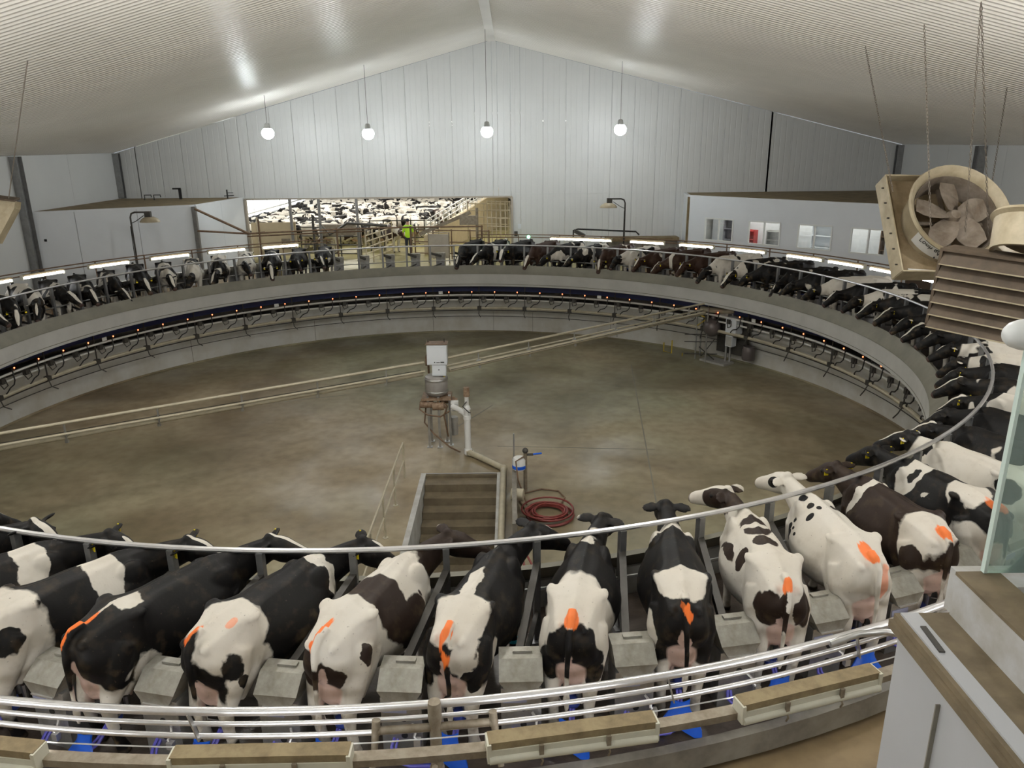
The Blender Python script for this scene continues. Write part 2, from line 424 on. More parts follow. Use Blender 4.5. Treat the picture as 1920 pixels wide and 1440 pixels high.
# ------------------------------------------------------------------ rotary platform
def build_platform():
    pf = thing('rotary_platform', 'huge ring-shaped rotary milking platform with grey skirt and neck rails', 'milking platform')
    m = MB(); m.lathe([(11.75, 0), (R_OUT - .05, 0), (R_OUT - .05, -.22), (11.75, -.22)], 160, closed_prof=True); m.build('deck', M['concrete'], pf, True)
    m = MB(); m.lathe([(R_IN, .28), (R_IN, -.24), (R_IN + .09, -.24), (R_IN + .09, .28)], 160, closed_prof=True); m.build('skirt', M['skirt'], pf, True)
    m = MB(); m.lathe([(R_IN + .20, .58), (R_IN - .012, .285), (R_IN - .012, .255), (R_IN + .03, .255), (R_IN + .27, .56)], 160, closed_prof=True); m.build('skirt_lip', M['lip'], pf, True)
    m = MB(); m.lathe([(R_IN - .012, -.155), (R_IN - .012, -.165)], 160); 
    m = MB(); m.arc(R_IN - .003, -.155, .01, step=2.25, n=4); m.build('skirt_seam', M['lip'], pf)
    m = MB(); m.lathe([(R_OUT - .10, .03), (R_OUT, .03), (R_OUT, -.22), (R_OUT - .10, -.22)], 160, closed_prof=True); m.build('outer_rim', M['rim'], pf, True)
    m = MB(); m.lathe([(12.42, -.24), (12.42, -.62), (12.46, -.62), (12.46, -.24)], 160, closed_prof=True); m.build('blue_band', M['bluedark'], pf, True)
    m = MB(); m.lathe([(11.65, -.24), (13.0, -.24), (13.0, -.29), (11.65, -.28)], 120, closed_prof=True); m.build('underframe', M['dark'], pf, True)
    m = MB(); m.arc(R_NECK, 1.3, .030, step=1.5); m.build('neck_rail', M['brightsteel'], pf, True)
    m = MB(); m.arc(R_NECK, .68, .020, step=1.5, n=6); m.build('lower_rail', M['steel'], pf, True)
    pm = MB(); pm.box((0, 0, .64), (.085, .07, 1.28)); pm.box((0, 0, .03), (.2, .16, .06)); pm = pm.mesh('post', M['post'])
    for k in range(80):
        a = PHI0 + PITCH * k
        o = link('post', pm, pf); o.location = pol(R_NECK, a); o.rotation_euler = (0, 0, rad(a))
    p0 = pol(R_NECK + .02, 0, 1.0); p1 = pol(13.6, -1.9, .70)
    dm = MB(); dm.bar(p0, p1, .075, .085); dm.bar(pol(R_NECK + .02, 0, .40), pol(13.6, -1.9, .40), .05, .05); dm = dm.mesh('divider_bar', M['dark'])
    for k in range(80):
        o = link('divider_bar', dm, pf); o.rotation_euler = (0, 0, rad(PHI0 + PITCH * k))
    return pf
build_platform()

def build_pipeline():
    pl = thing('milk_pipeline', 'ring of milk pipes with black hoses and red lights slung under the platform skirt', 'pipeline')
    for (r, z, t, mt) in ((12.2, -.73, .036, 'pipe'), (12.28, -.95, .034, 'pipe'), (12.2, -1.28, .058, 'beige'), (12.3, -1.40, .02, 'dark'), (12.6, -1.72, .014, 'dark')):
        m = MB(); m.arc(r, z, t, step=2.25); m.build('pipe', M[mt], pl, True)
    hm = MB(); hm.tube([pol(12.18, 0, -.60), pol(12.14, .1, -.95), pol(12.12, .5, -1.05), pol(12.12, 1.3, -1.10), pol(12.14, 1.8, -1.2), pol(12.2, 2.0, -1.27)], .019, 6)
    hm = hm.mesh('hose', M['black'], True)
    bm_ = MB(); bm_.box(pol(12.2, 0, -.80), (.03, .03, 1.05)); bm_.box(pol(12.2, 0, -1.28), (.14, .16, .14)); bm_ = bm_.mesh('hanger', M['dark'])
    em = MB(); em.tube([pol(12.2, 0, -1.3), pol(12.1, .1, -1.52), pol(11.95, -.3, -1.62)], .017, 6); em = em.mesh('drain_hook', M['dark'])
    vm = MB(); vm.box(pol(12.16, 0, -.84), (.12, .13, .16)); vm.tube([pol(12.14, -.5, -.8), pol(12.1, -.6, -1.0), pol(12.12, .1, -1.06), pol(12.16, .4, -.9)], .016, 6); vm = vm.mesh('pulsator', M['dark'])
    lm = MB(); lm.ball(pol(12.10, 0, -.585), .022, 8, 6); lm = lm.mesh('indicator_light', M['redled'])
    sm = MB(); sm.box(pol(12.12, 0, -.62), (.035, .035, .10)); sm = sm.mesh('lamp_holder', M['rust'])
    cm = MB(); cm.box(pol(12.1, 0, -.60), (.012, .17, .12)); cm = cm.mesh('number_plate', M['paper'])
    for k in range(80):
        a = PHI0 + PITCH * k + 1.2
        if not (-35 < a < 215): continue
        for me, off in ((hm, 0), (vm, 2.3), (lm, 0), (sm, 0)):
            o = link(me.name.split('.')[0], me, pl); o.rotation_euler = (0, 0, rad(a + off))
        if k % 2 == 0:
            o = link('hanger', bm_, pl); o.rotation_euler = (0, 0, rad(a + 3.1))
            o = link('drain_hook', em, pl); o.rotation_euler = (0, 0, rad(a + 3.1))
        if k % 7 == 3:
            o = link('number_plate', cm, pl); o.rotation_euler = (0, 0, rad(a + 1.6))
build_pipeline()

# ------------------------------------------------------------------ cows
def catmull(P, t):
    n = len(P) - 1; i = min(int(t), n - 1); u = t - i
    p0, p1, p2, p3 = P[max(i - 1, 0)], P[i], P[i + 1], P[min(i + 2, n)]
    return [.5 * (2 * b + (c - a) * u + (2 * a - 5 * b + 4 * c - d) * u * u + (3 * b - a - 3 * c + d) * u ** 3) for a, b, c, d in zip(p0, p1, p2, p3)]

TRUNK = [  # x, top, wt, zt, wm, zm, wb, zb, bot
    (-.215, 1.22, .06, 1.21, .09, 1.12, .06, 1.00, .98), (-.19, 1.29, .11, 1.26, .16, 1.10, .11, .95, .90), (-.11, 1.36, .155, 1.30, .23, 1.06, .17, .84, .78), (.07, 1.405, .185, 1.335, .265, 1.03, .20, .78, .70),
    (.20, 1.42, .235, 1.365, .275, 1.03, .20, .75, .68), (.30, 1.425, .275, 1.375, .28, 1.02, .20, .73, .66), (.40, 1.42, .20, 1.355, .285, .99, .22, .70, .62), (.58, 1.405, .15, 1.345, .345, .97, .25, .65, .57), (.82, 1.40, .15, 1.34, .39, .94, .28, .62, .53),
    (1.05, 1.385, .13, 1.32, .365, .95, .25, .64, .55), (1.26, 1.385, .10, 1.32, .29, 1.0, .2, .69, .61), (1.44, 1.335, .085, 1.27, .24, 1.02, .17, .74, .67), (1.58, 1.26, .065, 1.20, .16, 1.02, .11, .82, .77)]

def trunk(mb):
    rings = []
    for i in range((len(TRUNK) - 1) * 4 + 1):
        x, top, wt, zt, wm, zm, wb, zb, bot = catmull(TRUNK, i / 4)
        H = [(0, top), (wt * .5, top - (top - zt) * .62), (wt, zt), (wt * .45 + wm * .55, zt * .52 + zm * .48), (wm, zm), (wm * .45 + wb * .55 + .035, zm * .45 + zb * .55), (wb, zb), (wb * .5, bot + .015), (0, bot)]
        hp = [catmull(H, k / 2) for k in range(17)]
        ring = [(x, -y, z) for y, z in hp] + [(x, y, z) for y, z in reversed(hp[1:-1])]
        rings.append(ring)
    mb.loft(rings)

def ellring(c, fwd, w, h, n=16, up=Vector((0, 0, 1))):
    fwd = fwd.normalized(); s = up.cross(fwd).normalized(); u = fwd.cross(s)
    return [c + s * (w * cos(2 * pi * k / n)) + u * (h * sin(2 * pi * k / n)) for k in range(n)]

def dirv(y, p): return Vector((cos(rad(p)) * cos(rad(y)), cos(rad(p)) * sin(rad(y)), sin(rad(p))))

def cow_mesh(name, ny=0, npitch=12, hy=0, hp=-35, voxel=.018, tail=0.0, smooth=3):
    mb = MB(); trunk(mb)
    for s in (1, -1):
        mb.tube([(.16, s * .15, 1.12), (.05, s * .165, .93), (.0, s * .178, .74), (-.085, s * .172, .53), (-.07, s * .168, .33), (-.03, s * .165, .12), (-.005, s * .165, .0)], [.155, .165, .115, .072, .050, .052, .068], 14)
        mb.tube([(.33, s * .165, .98), (.22, s * .18, .80), (.05, s * .178, .62)], [.13, .105, .07], 12)
        mb.tube([(1.33, s * .17, .98), (1.38, s * .165, .70), (1.385, s * .15, .43), (1.375, s * .148, .25), (1.375, s * .148, .10), (1.40, s * .148, .0)], [.13, .095, .060, .046, .048, .066], 12)
        mb.ball((1.27, s * .17, 1.02), (.22, .09, .28)); mb.ball((.30, s * .25, 1.355), (.085, .045, .045)); mb.ball((-.15, s * .115, 1.265), (.06, .045, .05))
    mb.ball((.14, 0, .66), (.25, .17, .18)); mb.ball((-.07, 0, .80), (.10, .14, .22))
    for dx in (.03, .2):
        for s in (1, -1): mb.tube([(dx, s * .07, .52), (dx, s * .07, .445)], [.03, .02], 8)
    mb.tube([(-.06, 0, 1.385), (-.17, 0, 1.375), (-.245, tail * .2, 1.29), (-.265, tail * .5, 1.1), (-.262, tail, .85), (-.26, tail, .66)], [.045, .042, .036, .03, .025, .022], 10)
    mb.tube([(-.26, tail, .68), (-.258, tail, .56), (-.255, tail, .42)], [.022, .036, .016], 10)
    # neck
    NL = .62; N0 = Vector((1.34, 0, 1.05))
    rings = []
    for t, wv, hv, lift in ((0, .18, .285, 0), (.25, .155, .25, .0), (.55, .13, .20, .0), (.8, .112, .165, .005), (1.0, .10, .14, .01)):
        q = dirv(ny * min(1, t * 1.4), npitch)
        c = N0 + dirv(ny * (.45 + .55 * t), npitch) * (NL * t) + Vector((0, 0, lift)); rings.append(ellring(c, q, wv, hv))
    PO = N0 + dirv(ny, npitch) * NL + Vector((0, 0, .02))
    mb.loft(rings)
    # head
    hd = dirv(hy, hp); up = Vector((0, 0, 1)); sd = up.cross(hd).normalized(); hu = hd.cross(sd)
    H0 = PO + Vector((0, 0, .035))
    rings = []
    for x, wv, hv, dz in ((-.06, .065, .075, .005), (0, .105, .115, 0), (.09, .125, .145, -.012), (.17, .127, .15, -.018), (.27, .098, .128, -.022), (.38, .082, .102, -.022), (.47, .09, .09, -.022), (.53, .084, .076, -.027), (.57, .055, .05, -.03)):
        rings.append(ellring(H0 + hd * x + hu * dz, hd, wv, hv))
    mb.loft(rings)
    mb.ball(H0 + hd * -.02 + hu * .085, (.06, .06, .05))
    tips = []
    for s in (1, -1):
        e0 = H0 + hd * .0 + sd * (s * .085) + hu * .045
        ed = (sd * s - hd * .22 - hu * .12).normalized()
        m3 = Matrix((ed, (hu * .8 + hd * .6).normalized(), ed.cross(hu * .8 + hd * .6).normalized())).transposed()
        mb.ball(e0 + ed * .10, (.115, .075, .021), 12, 8, m3); tips.append((e0 + ed * .15, m3))
        mb.ball(H0 + hd * .16 + sd * (s * .116) + hu * .035, .026, 8, 6)
    me0 = mb.mesh(name + '_raw'); o = bpy.data.objects.new('raw', me0); C.objects.link(o)
    r = o.modifiers.new('r', 'REMESH'); r.mode = 'VOXEL'; r.voxel_size = voxel
    q = o.modifiers.new('s', 'SMOOTH'); q.factor = .5; q.iterations = smooth
    dg = bpy.context.evaluated_depsgraph_get(); me = bpy.data.meshes.new_from_object(o.evaluated_get(dg)); me.name = name
    bpy.data.objects.remove(o); bpy.data.meshes.remove(me0)
    me.polygons.foreach_set('use_smooth', [True] * len(me.polygons))
    at = me.attributes.new('headco', 'FLOAT_VECTOR', 'POINT'); vals = []
    for v in me.vertices:
        d = v.co - H0; vals += [d.dot(hd), d.dot(sd), d.dot(hu)]
    at.data.foreach_set('vector', vals)
    return me, tips

COLS = {'K': (.0062, .0056, .0058), 'B': (.026, .016, .012), 'W': (.67, .635, .575), 'O': (.92, .20, .035), 'P': (.70, .52, .46)}

def cow_shader(name, base=None, ops=(), blaze=1.0):
    m = bpy.data.materials.new(name); m.use_nodes = True; nt = m.node_tree; N = nt.nodes; L = nt.links
    b = N['Principled BSDF']; b.inputs['Roughness'].default_value = .55; b.inputs['Specular IOR Level'].default_value = .22
    tc = N.new('ShaderNodeTexCoord'); P = tc.outputs['Object']
    at = N.new('ShaderNodeAttribute'); at.attribute_name = 'headco'; HC = at.outputs['Vector']
    def vm(op, a, bb):
        n = N.new('ShaderNodeVectorMath'); n.operation = op
        for i, s in enumerate((a, bb)):
            if s is None: continue
            if isinstance(s, (tuple, list)): n.inputs[i].default_value = s
            elif isinstance(s, (float, int)): n.inputs['Scale'].default_value = s
            else: L.new(s, n.inputs[i])
        return n
    def ma(op, a, bb=None, cc=None, clamp=False):
        n = N.new('ShaderNodeMath'); n.operation = op; n.use_clamp = clamp
        for i, s in enumerate((a, bb, cc)):
            if s is None: continue
            if isinstance(s, (float, int)): n.inputs[i].default_value = s
            else: L.new(s, n.inputs[i])
        return n.outputs[0]
    def noise(vec, sc, det, dist=0):
        n = N.new('ShaderNodeTexNoise'); n.inputs['Scale'].default_value = sc; n.inputs['Detail'].default_value = det; n.inputs['Distortion'].default_value = dist
        L.new(vec, n.inputs['Vector']); return n
    def mix(fac, a, bb, blend='MIX'):
        n = N.new('ShaderNodeMix'); n.data_type = 'RGBA'; n.blend_type = blend
        for i, s in ((0, fac), (6, a), (7, bb)):
            if isinstance(s, tuple): n.inputs[i].default_value = s + (1,) if len(s) == 3 else s
            elif isinstance(s, (float, int)): n.inputs[i].default_value = s
            else: L.new(s, n.inputs[i])
        return n.outputs[2]
    if base is None:
        a1 = N.new('ShaderNodeAttribute'); a1.attribute_type = 'OBJECT'; a1.attribute_name = 'coat_seed'
        P2 = vm('ADD', P, vm('SCALE', a1.outputs['Vector'], 1.0).outputs[0]).outputs[0]
    else: P2 = vm('ADD', P, (ops[0][1] * 13.1 if ops else 1.0, 3.3, 5.1)).outputs[0]
    n1 = noise(P2, 2.6, 2); d1 = vm('SCALE', vm('SUBTRACT', n1.outputs['Color'], (.5, .5, .5)).outputs[0], .24)
    n2 = noise(P2, 13, 2); d2 = vm('SCALE', vm('SUBTRACT', n2.outputs['Color'], (.5, .5, .5)).outputs[0], .055)
    D = vm('ADD', d1.outputs[0], d2.outputs[0]).outputs[0]
    PD = vm('ADD', P, D).outputs[0]
    def ell(vec, c, r):
        s = vm('SUBTRACT', vec, tuple(c)); q = vm('MULTIPLY', s.outputs[0], tuple(1 / x for x in r)); l = N.new('ShaderNodeVectorMath'); l.operation = 'LENGTH'; L.new(q.outputs[0], l.inputs[0]); return l.outputs['Value']
    def inside(vec, c, r, soft=.04):
        n = N.new('ShaderNodeMapRange'); n.inputs['From Min'].default_value = 1 + soft; n.inputs['From Max'].default_value = 1 - soft
        L.new(ell(vec, c, r), n.inputs['Value']); return n.outputs[0]
    K, W = COLS['K'], COLS['W']
    if base is None:
        a2 = N.new('ShaderNodeAttribute'); a2.attribute_type = 'OBJECT'; a2.attribute_name = 'coat_white'
        a3 = N.new('ShaderNodeAttribute'); a3.attribute_type = 'OBJECT'; a3.attribute_name = 'coat_brown'
        dark = mix(a3.outputs['Fac'], K, (.042, .021, .014))
        v3 = vm('MULTIPLY', P2, (1.0, .75, .7)); n3 = noise(v3.outputs[0], 1.75, 2.5, .4)
        fac = ma('SUBTRACT', n3.outputs['Fac'], a2.outputs['Fac'])
        fac = ma('MULTIPLY_ADD', fac, 60, .5, True)      # 1 = dark
        col = mix(fac, W, dark)
        sep = N.new('ShaderNodeSeparateXYZ'); L.new(PD, sep.inputs[0])
        legs = ma('MULTIPLY_ADD', sep.outputs['Z'], -25, .48 * 25, True); col = mix(legs, col, W)
        hh = inside(HC, (.2, 0, 0), (.42, .26, .26)); col = mix(hh, col, dark)
        bl = (ell(vm('ADD', HC, vm('SCALE', D, .25).outputs[0]).outputs[0], (.22, 0, .13), (.40, .062, .12)))
        a4 = N.new('ShaderNodeAttribute'); a4.attribute_type = 'OBJECT'; a4.attribute_name = 'coat_blaze'
        col = mix(ma('LESS_THAN', bl, a4.outputs['Fac']), col, W)
    else:
        dark = COLS['B'] if base[0] == 'b' else K
        col = None; cur = {'K': dark, 'W': W, 'B': COLS['B']}
        c0 = cur[base[-1]]; rgb = N.new('ShaderNodeRGB'); rgb.outputs[0].default_value = c0 + (1,); col = rgb.outputs[0]
        for op in ops:
            k = op[0]
            if k == 'O' or k == 'o': continue
            if k == 'S': col = mix(inside(vm('ADD', P, vm('SCALE', D, .22).outputs[0]).outputs[0], op[2], op[3]), col, cur['K'])
            elif k in 'kw':   # head space
                col = mix(inside(vm('ADD', HC, vm('SCALE', D, .2).outputs[0]).outputs[0], op[2], op[3]), col, cur[k.upper()])
            else: col = mix(inside(PD, op[2], op[3]), col, cur[k])
    # udder, teats, muzzle, eyes, hooves, soil
    ud = ma('MINIMUM', ma('MINIMUM', ell(P, (.14, 0, .58), (.30, .19, .21)), ell(P, (-.10, 0, .76), (.16, .135, .19))), ell(PD, (-.17, 0, .97), (.06, .05, .22)))
    udm = N.new('ShaderNodeMapRange'); udm.inputs['From Min'].default_value = 1.1; udm.inputs['From Max'].default_value = .92; L.new(ud, udm.inputs['Value'])
    col = mix(udm.outputs[0], col, COLS['P'])
    mz = inside(HC, (.585, 0, -.02), (.085, .11, .10)); col = mix(ma('MULTIPLY', mz, .8), col, (.09, .055, .05))
    for s in (1, -1): col = mix(inside(HC, (.165, s * .135, .04), (.035, .032, .028)), col, (.006, .005, .005))
    sz = N.new('ShaderNodeSeparateXYZ'); L.new(P, sz.inputs[0])
    hoof = ma('MULTIPLY_ADD', sz.outputs['Z'], -40, .065 * 40, True); col = mix(hoof, col, (.05, .04, .03))
    dn = noise(P2, 7, 5); dm_ = N.new('ShaderNodeMapRange'); dm_.inputs['From Min'].default_value = .52; dm_.inputs['From Max'].default_value = .75; L.new(dn.outputs['Fac'], dm_.inputs['Value'])
    low = ma('MULTIPLY_ADD', sz.outputs['Z'], -1.1, 1.25, True)
    col = mix(ma('MULTIPLY', dm_.outputs[0], ma('MULTIPLY_ADD', low, .75, .12)), col, (.22, .16, .09))
    sp = noise(P2, 34, 2); spm = N.new('ShaderNodeMapRange'); spm.inputs['From Min'].default_value = .70; spm.inputs['From Max'].default_value = .76; L.new(sp.outputs['Fac'], spm.inputs['Value']); col = mix(ma('MULTIPLY', spm.outputs[0], .45), col, (.10, .075, .05))
    dn2 = noise(P2, 1.4, 3); col = mix(.55, col, mix(dn2.outputs['Fac'], (.88, .80, .66), (1.12, 1.14, 1.16)), 'MULTIPLY')
    for op in ops:
        if op[0] in 'Oo':
            e = ell(vm('ADD', P, vm('SCALE', D, .35).outputs[0]).outputs[0], op[2], op[3]); g = noise(vm('MULTIPLY', P2, (6, 40, 6)).outputs[0], 1.2, 3)
            q = ma('MULTIPLY_ADD', ma('SUBTRACT', 1.25, ma('ADD', e, ma('MULTIPLY', g.outputs['Fac'], .5))), 7, .0, True)
            col = mix(ma('MULTIPLY', q, .95 if op[0] == 'O' else .55), col, COLS['O'])
    L.new(col, b.inputs['Base Color'])
    bn = noise(vm('MULTIPLY', P, (1, 1, .6)).outputs[0], 45, 3); bu = N.new('ShaderNodeBump'); bu.inputs['Strength'].default_value = .12; bu.inputs['Distance'].default_value = .01
    L.new(bn.outputs['Fac'], bu.inputs['Height']); L.new(bu.outputs['Normal'], b.inputs['Normal'])
    return m
M['coat'] = cow_shader('holstein_coat')

tg = MB(); tg.box((0, 0, -.03), (.008, .055, .07)); tg.box((0, 0, .012), (.012, .02, .03)); TAG = tg.mesh('ear_tag', M['yellowtag'])
bd = MB(); bd.lathe([(.058, -.02), (.058, .02), (.052, .02), (.052, -.02)], 14, closed_prof=True); BAND = bd.mesh('leg_band', M['cyan'])
cl = MB(); cl.lathe([(1, -.025), (1, .025)], 20)

def stall_pose(j, back=13.86):
    """world position of the cow's origin (under the hips) and heading for stall j"""
    a = PHI0 + PITCH * j; h = a + 180 - SKEW
    p = pol(back, a) - Vector((cos(rad(h)), sin(rad(h)), 0)) * -.10
    return p, rad(h)

def add_cow(name, label, group, me, tips, p, h, coat=None, tags=True, scale=1.0, props=None):
    t = thing(name, label, 'cow', p, h, group); t.scale = (scale, scale, scale * .97)
    b = link('body', me, t)
    if coat:
        b.material_slots[0].link = 'OBJECT' if False else 'OBJECT'; b.material_slots[0].material = coat
    if props:
        for k, v in props.items(): b[k] = v
    if tags:
        for (q, m3) in tips:
            e = link('ear_tag', TAG, t); e.location = q; e.rotation_euler = (0, 0, 0)
    return t

NEAR = {
 -7: dict(pose=(-30, 17, -70, -25), base='K', ops=[('W', 1.3, (1.2, 0, 1.0), (.10, .6, .5)), ('w', 0, (.22, 0, .12), (.30, .045, .1))], lab='black cow with a long white blaze, stretching its muzzle over the neck rail'),
 -6: dict(pose=(-28, 13, -58, -30), base='K', ops=[('W', 2.1, (1.12, -.2, 1.15), (.14, .5, .4)), ('W', .3, (.75, -.3, 1.2), (.05, .2, .12)), ('w', 0, (.24, 0, .13), (.10, .03, .06))], lab='black cow with a white band behind the shoulder and a narrow white flank mark'),
 -5: dict(pose=(-28, 13, -60, -26), base='K', ops=[('W', 3.4, (.02, -.08, 1.0), (.42, .55, .75)), ('W', .1, (1.02, 0, 1.2), (.16, .7, .42)), ('K', 1, (.02, -.30, 1.10), (.13, .2, .13)), ('w', 0, (.26, 0, .13), (.3, .03, .08))], lab='cow with a white rump carrying one round black spot and a white shoulder band'),
 -4: dict(pose=(-24, 16, -66, -16), base='K', ops=[('W', 4.2, (.34, -.08, 1.48), (.13, .12, .16)), ('W', 1, (.26, -.42, .78), (.22, .22, .20)), ('W', 1, (-.1, -.05, .55), (.35, .4, .28)), ('W', 1, (.12, 0, 1.45), (.20, .03, .08)), ('O', 1, (-.06, .02, 1.42), (.20, .05, .10)), ('O', 1, (-.22, .03, 1.3), (.07, .05, .12)), ('w', 0, (.25, 0, .13), (.3, .028, .08))], lab='almost all black cow with orange paint running down its black tailhead'),
 -3: dict(pose=(-26, 14, -60, -34), base='K', ops=[('W', 5.5, (.10, -.12, 1.25), (.34, .36, .34)), ('W', 1, (.15, -.32, .75), (.30, .22, .42)), ('W', 1, (-.05, .1, .45), (.4, .4, .40)), ('K', 1, (-.02, -.30, 1.08), (.15, .16, .17)), ('K', 1, (.06, -.32, .86), (.10, .12, .08)), ('K', 1, (-.20, .10, 1.06), (.16, .14, .20)), ('W', 1, (1.38, -.08, 1.38), (.10, .14, .24)), ('W', 1, (1.42, -.25, 1.05), (.07, .15, .24)), ('O', 1, (-.14, .06, 1.38), (.16, .07, .12)), ('o', 1, (.12, -.16, 1.38), (.07, .04, .06)), ('w', 0, (.2, 0, .14), (.12, .03, .08))], lab='black cow with a white rump, a ragged black thigh patch and two orange paint strokes'),
 -2: dict(pose=(-22, 16, -56, -26), base='bW', ops=[('K', 6.1, (.66, -.14, 1.2), (.24, .34, .48)), ('K', 1, (-.16, .14, 1.03), (.20, .22, .26)), ('K', 1, (-.20, -.10, .95), (.16, .12, .16)), ('K', 1, (.08, -.33, 1.10), (.06, .12, .13)), ('K', 1, (1.12, -.38, 1.12), (.07, .15, .16)), ('K', 1, (.86, -.4, .9), (.28, .3, .3)), ('K', 1, (1.75, -.1, 1.2), (.34, .5, .3)), ('k', 0, (.2, 0, 0), (.5, .3, .3)), ('O', 1, (-.06, .03, 1.41), (.16, .05, .10)), ('O', 1, (-.20, .05, 1.32), (.06, .05, .11))], lab='white cow with a dark brown saddle, brown head and a hooked orange tail stripe'),
 -1: dict(pose=(-20, 15, -50, -28), base='K', ops=[('W', 7.2, (.05, 0, 1.36), (.34, .30, .22)), ('W', 1, (.55, .03, 1.45), (.30, .09, .16)), ('W', 1, (1.05, .08, 1.43), (.16, .06, .1)), ('W', 1, (-.08, -.12, 1.08), (.22, .13, .24)), ('W', 1, (.30, -.4, .82), (.12, .2, .24)), ('W', 1, (0, 0, .4), (.45, .5, .46)), ('K', 1, (-.08, .26, 1.0), (.2, .13, .3)), ('K', 1, (-.14, -.2, .84), (.14, .12, .10)), ('O', 1, (-.16, .02, 1.33), (.13, .06, .22)), ('O', 1, (-.26, 0, 1.14), (.07, .05, .14)), ('w', 0, (.2, 0, .14), (.06, .02, .08))], lab='black cow with white stripes along its back and a long vertical orange tail stroke'),
  0: dict(pose=(-8, 11, -12, -28), base='W', ops=[('K', 8.3, (1.0, 0, .95), (.52, .65, .62)), ('W', 1, (.40, 0, 1.44), (.18, .24, .14)), ('K', 1, (1.7, 0, 1.1), (.36, .5, .30)), ('W', 1, (1.36, 0, 1.48), (.19, .11, .2)), ('W', 1, (1.66, -.04, 1.44), (.28, .07, .16)), ('K', 1, (-.27, 0, 1.07), (.25, .27, .24)), ('K', 1, (-.16, .19, .86), (.18, .12, .22)), ('K', 1, (-.16, -.19, .86), (.18, .12, .22)), ('k', 0, (.2, 0, 0), (.5, .3, .3)), ('O', 1, (-.16, 0, 1.37), (.13, .085, .12))], lab='white-rumped cow with broad black shield under the tail and square orange daub'),
  1: dict(pose=(2, 12, 3, -26), base='K', ops=[('W', 9.4, (.13, .02, 1.42), (.30, .27, .16)), ('W', 1, (1.36, 0, 1.36), (.15, .4, .3)), ('K', 1, (1.22, 0, 1.42), (.12, .16, .3)), ('W', 1, (.98, .06, 1.46), (.07, .14, .08)), ('W', 1, (0, .34, .80), (.2, .10, .30)), ('W', 1, (0, 0, .3), (.5, .5, .40)), ('W', 1, (1.62, 0, 1.5), (.20, .06, .14)), ('K', 1, (-.22, 0, 1.20), (.10, .10, .22)), ('O', 1, (-.235, -.03, 1.29), (.06, .05, .13)), ('o', 1, (-.2, .03, 1.34), (.06, .05, .05))], lab='black cow with white rump saddle, white collar band and orange-painted black tail'),
  2: dict(pose=(8, 14, 46, -20), base='bW', ops=[('K', 2.7, (.98, 0, 1.45), (.26, .26, .16)), ('W', 1, (.98, .03, 1.46), (.05, .40, .2)), ('K', 1, (.60, -.02, 1.42), (.13, .13, .12)), ('K', 1, (.56, .26, 1.22), (.08, .10, .12)), ('K', 1, (.95, .36, 1.12), (.3, .1, .1)), ('K', 1, (-.20, .14, 1.02), (.18, .14, .24)), ('K', 1, (-.16, -.22, 1.02), (.2, .13, .26)), ('K', 1, (-.25, 0, 1.1), (.05, .06, .26)), ('K', 1, (1.8, 0, 1.25), (.28, .3, .22)), ('O', 1, (-.20, 0, 1.34), (.08, .055, .12)), ('k', 0, (.12, .1, 0), (.2, .12, .3)), ('w', 0, (.1, 0, .1), (.3, .06, .1))], lab='white cow with dark brown saddle patches and brown thighs, its head turned aside'),
  3: dict(pose=(6, 13, 24, -22), base='W', ops=[('O', 4.9, (-.08, 0, 1.40), (.22, .10, .10)), ('o', 1, (-.2, -.10, 1.1), (.08, .05, .25)), ('k', 0, (.15, .12, .02), (.12, .05, .08)), ('S', 1, (1.38, .1, 1.36), (.10, .05, .2))] + [('S', 1, (x, y, z), (.06 * s_, .024 * s_ + .014, .16 if abs(y) < .22 else .07)) for x, y, z, s_ in ((1.12, .13, 1.40, 1.2), (.95, .20, 1.34, 1.1), (1.0, .08, 1.42, .8), (.88, .26, 1.30, 1.), (1.25, -.06, 1.44, 1.3), (1.0, -.10, 1.40, 1.2), (1.18, .28, 1.15, 1.), (1.1, .33, 1.1, 1.), (1.05, .35, 1.15, .9), (.98, .36, 1.08, 1.), (1.2, .3, 1.0, 1.1), (1.12, .33, .95, 1.2), (.66, .28, 1.25, 1.), (.85, .33, 1.15, .8), (-.12, -.27, 1.12, .8))], lab='big white cow flecked with small black dashes, orange smear on its tailhead'),
  4: dict(pose=(4, 7, 20, -30), base='bK', ops=[('W', 1.7, (.06, .05, 1.22), (.28, .30, .36)), ('W', 1, (1.18, .15, 1.3), (.06, .40, .4)), ('W', 1, (-.1, 0, .6), (.4, .4, .35)), ('K', 1, (-.04, .26, 1.02), (.14, .12, .14)), ('K', 1, (-.20, -.08, 1.0), (.12, .08, .22)), ('O', 1, (-.12, -.02, 1.38), (.16, .08, .10))], lab='dark brown cow with a white rump and a thin white ring behind the shoulder'),
  5: dict(pose=(4, 8, 15, -30), base='K', ops=[('W', 6.6, (1.12, .2, 1.25), (.18, .40, .34)), ('K', 1, (1.10, .22, 1.3), (.08, .14, .12)), ('W', 1, (.3, .05, 1.36), (.26, .24, .2)), ('W', 1, (.0, .1, .75), (.3, .4, .4)), ('W', 1, (.72, .36, 1.15), (.05, .1, .06)), ('o', 1, (-.1, 0, 1.4), (.2, .1, .1))], lab='black cow with a white shoulder patch holding a black oval, behind the glass balustrade'),
  6: dict(pose=(6, 7, 25, -30), base='W', ops=[('k', 3.9, (.2, 0, 0), (.4, .3, .2)), ('K', 1, (1.5, .15, 1.2), (.07, .1, .12)), ('K', 1, (1.62, .1, 1.1), (.09, .2, .1)), ('w', 0, (.22, 0, .12), (.25, .05, .1)), ('K', 1, (.1, .3, 1.2), (.2, .2, .16)), ('o', 1, (-.1, 0, 1.4), (.2, .1, .1))], lab='plain white cow with a black spotted head and neck, two stalls past the glass edge'),
}

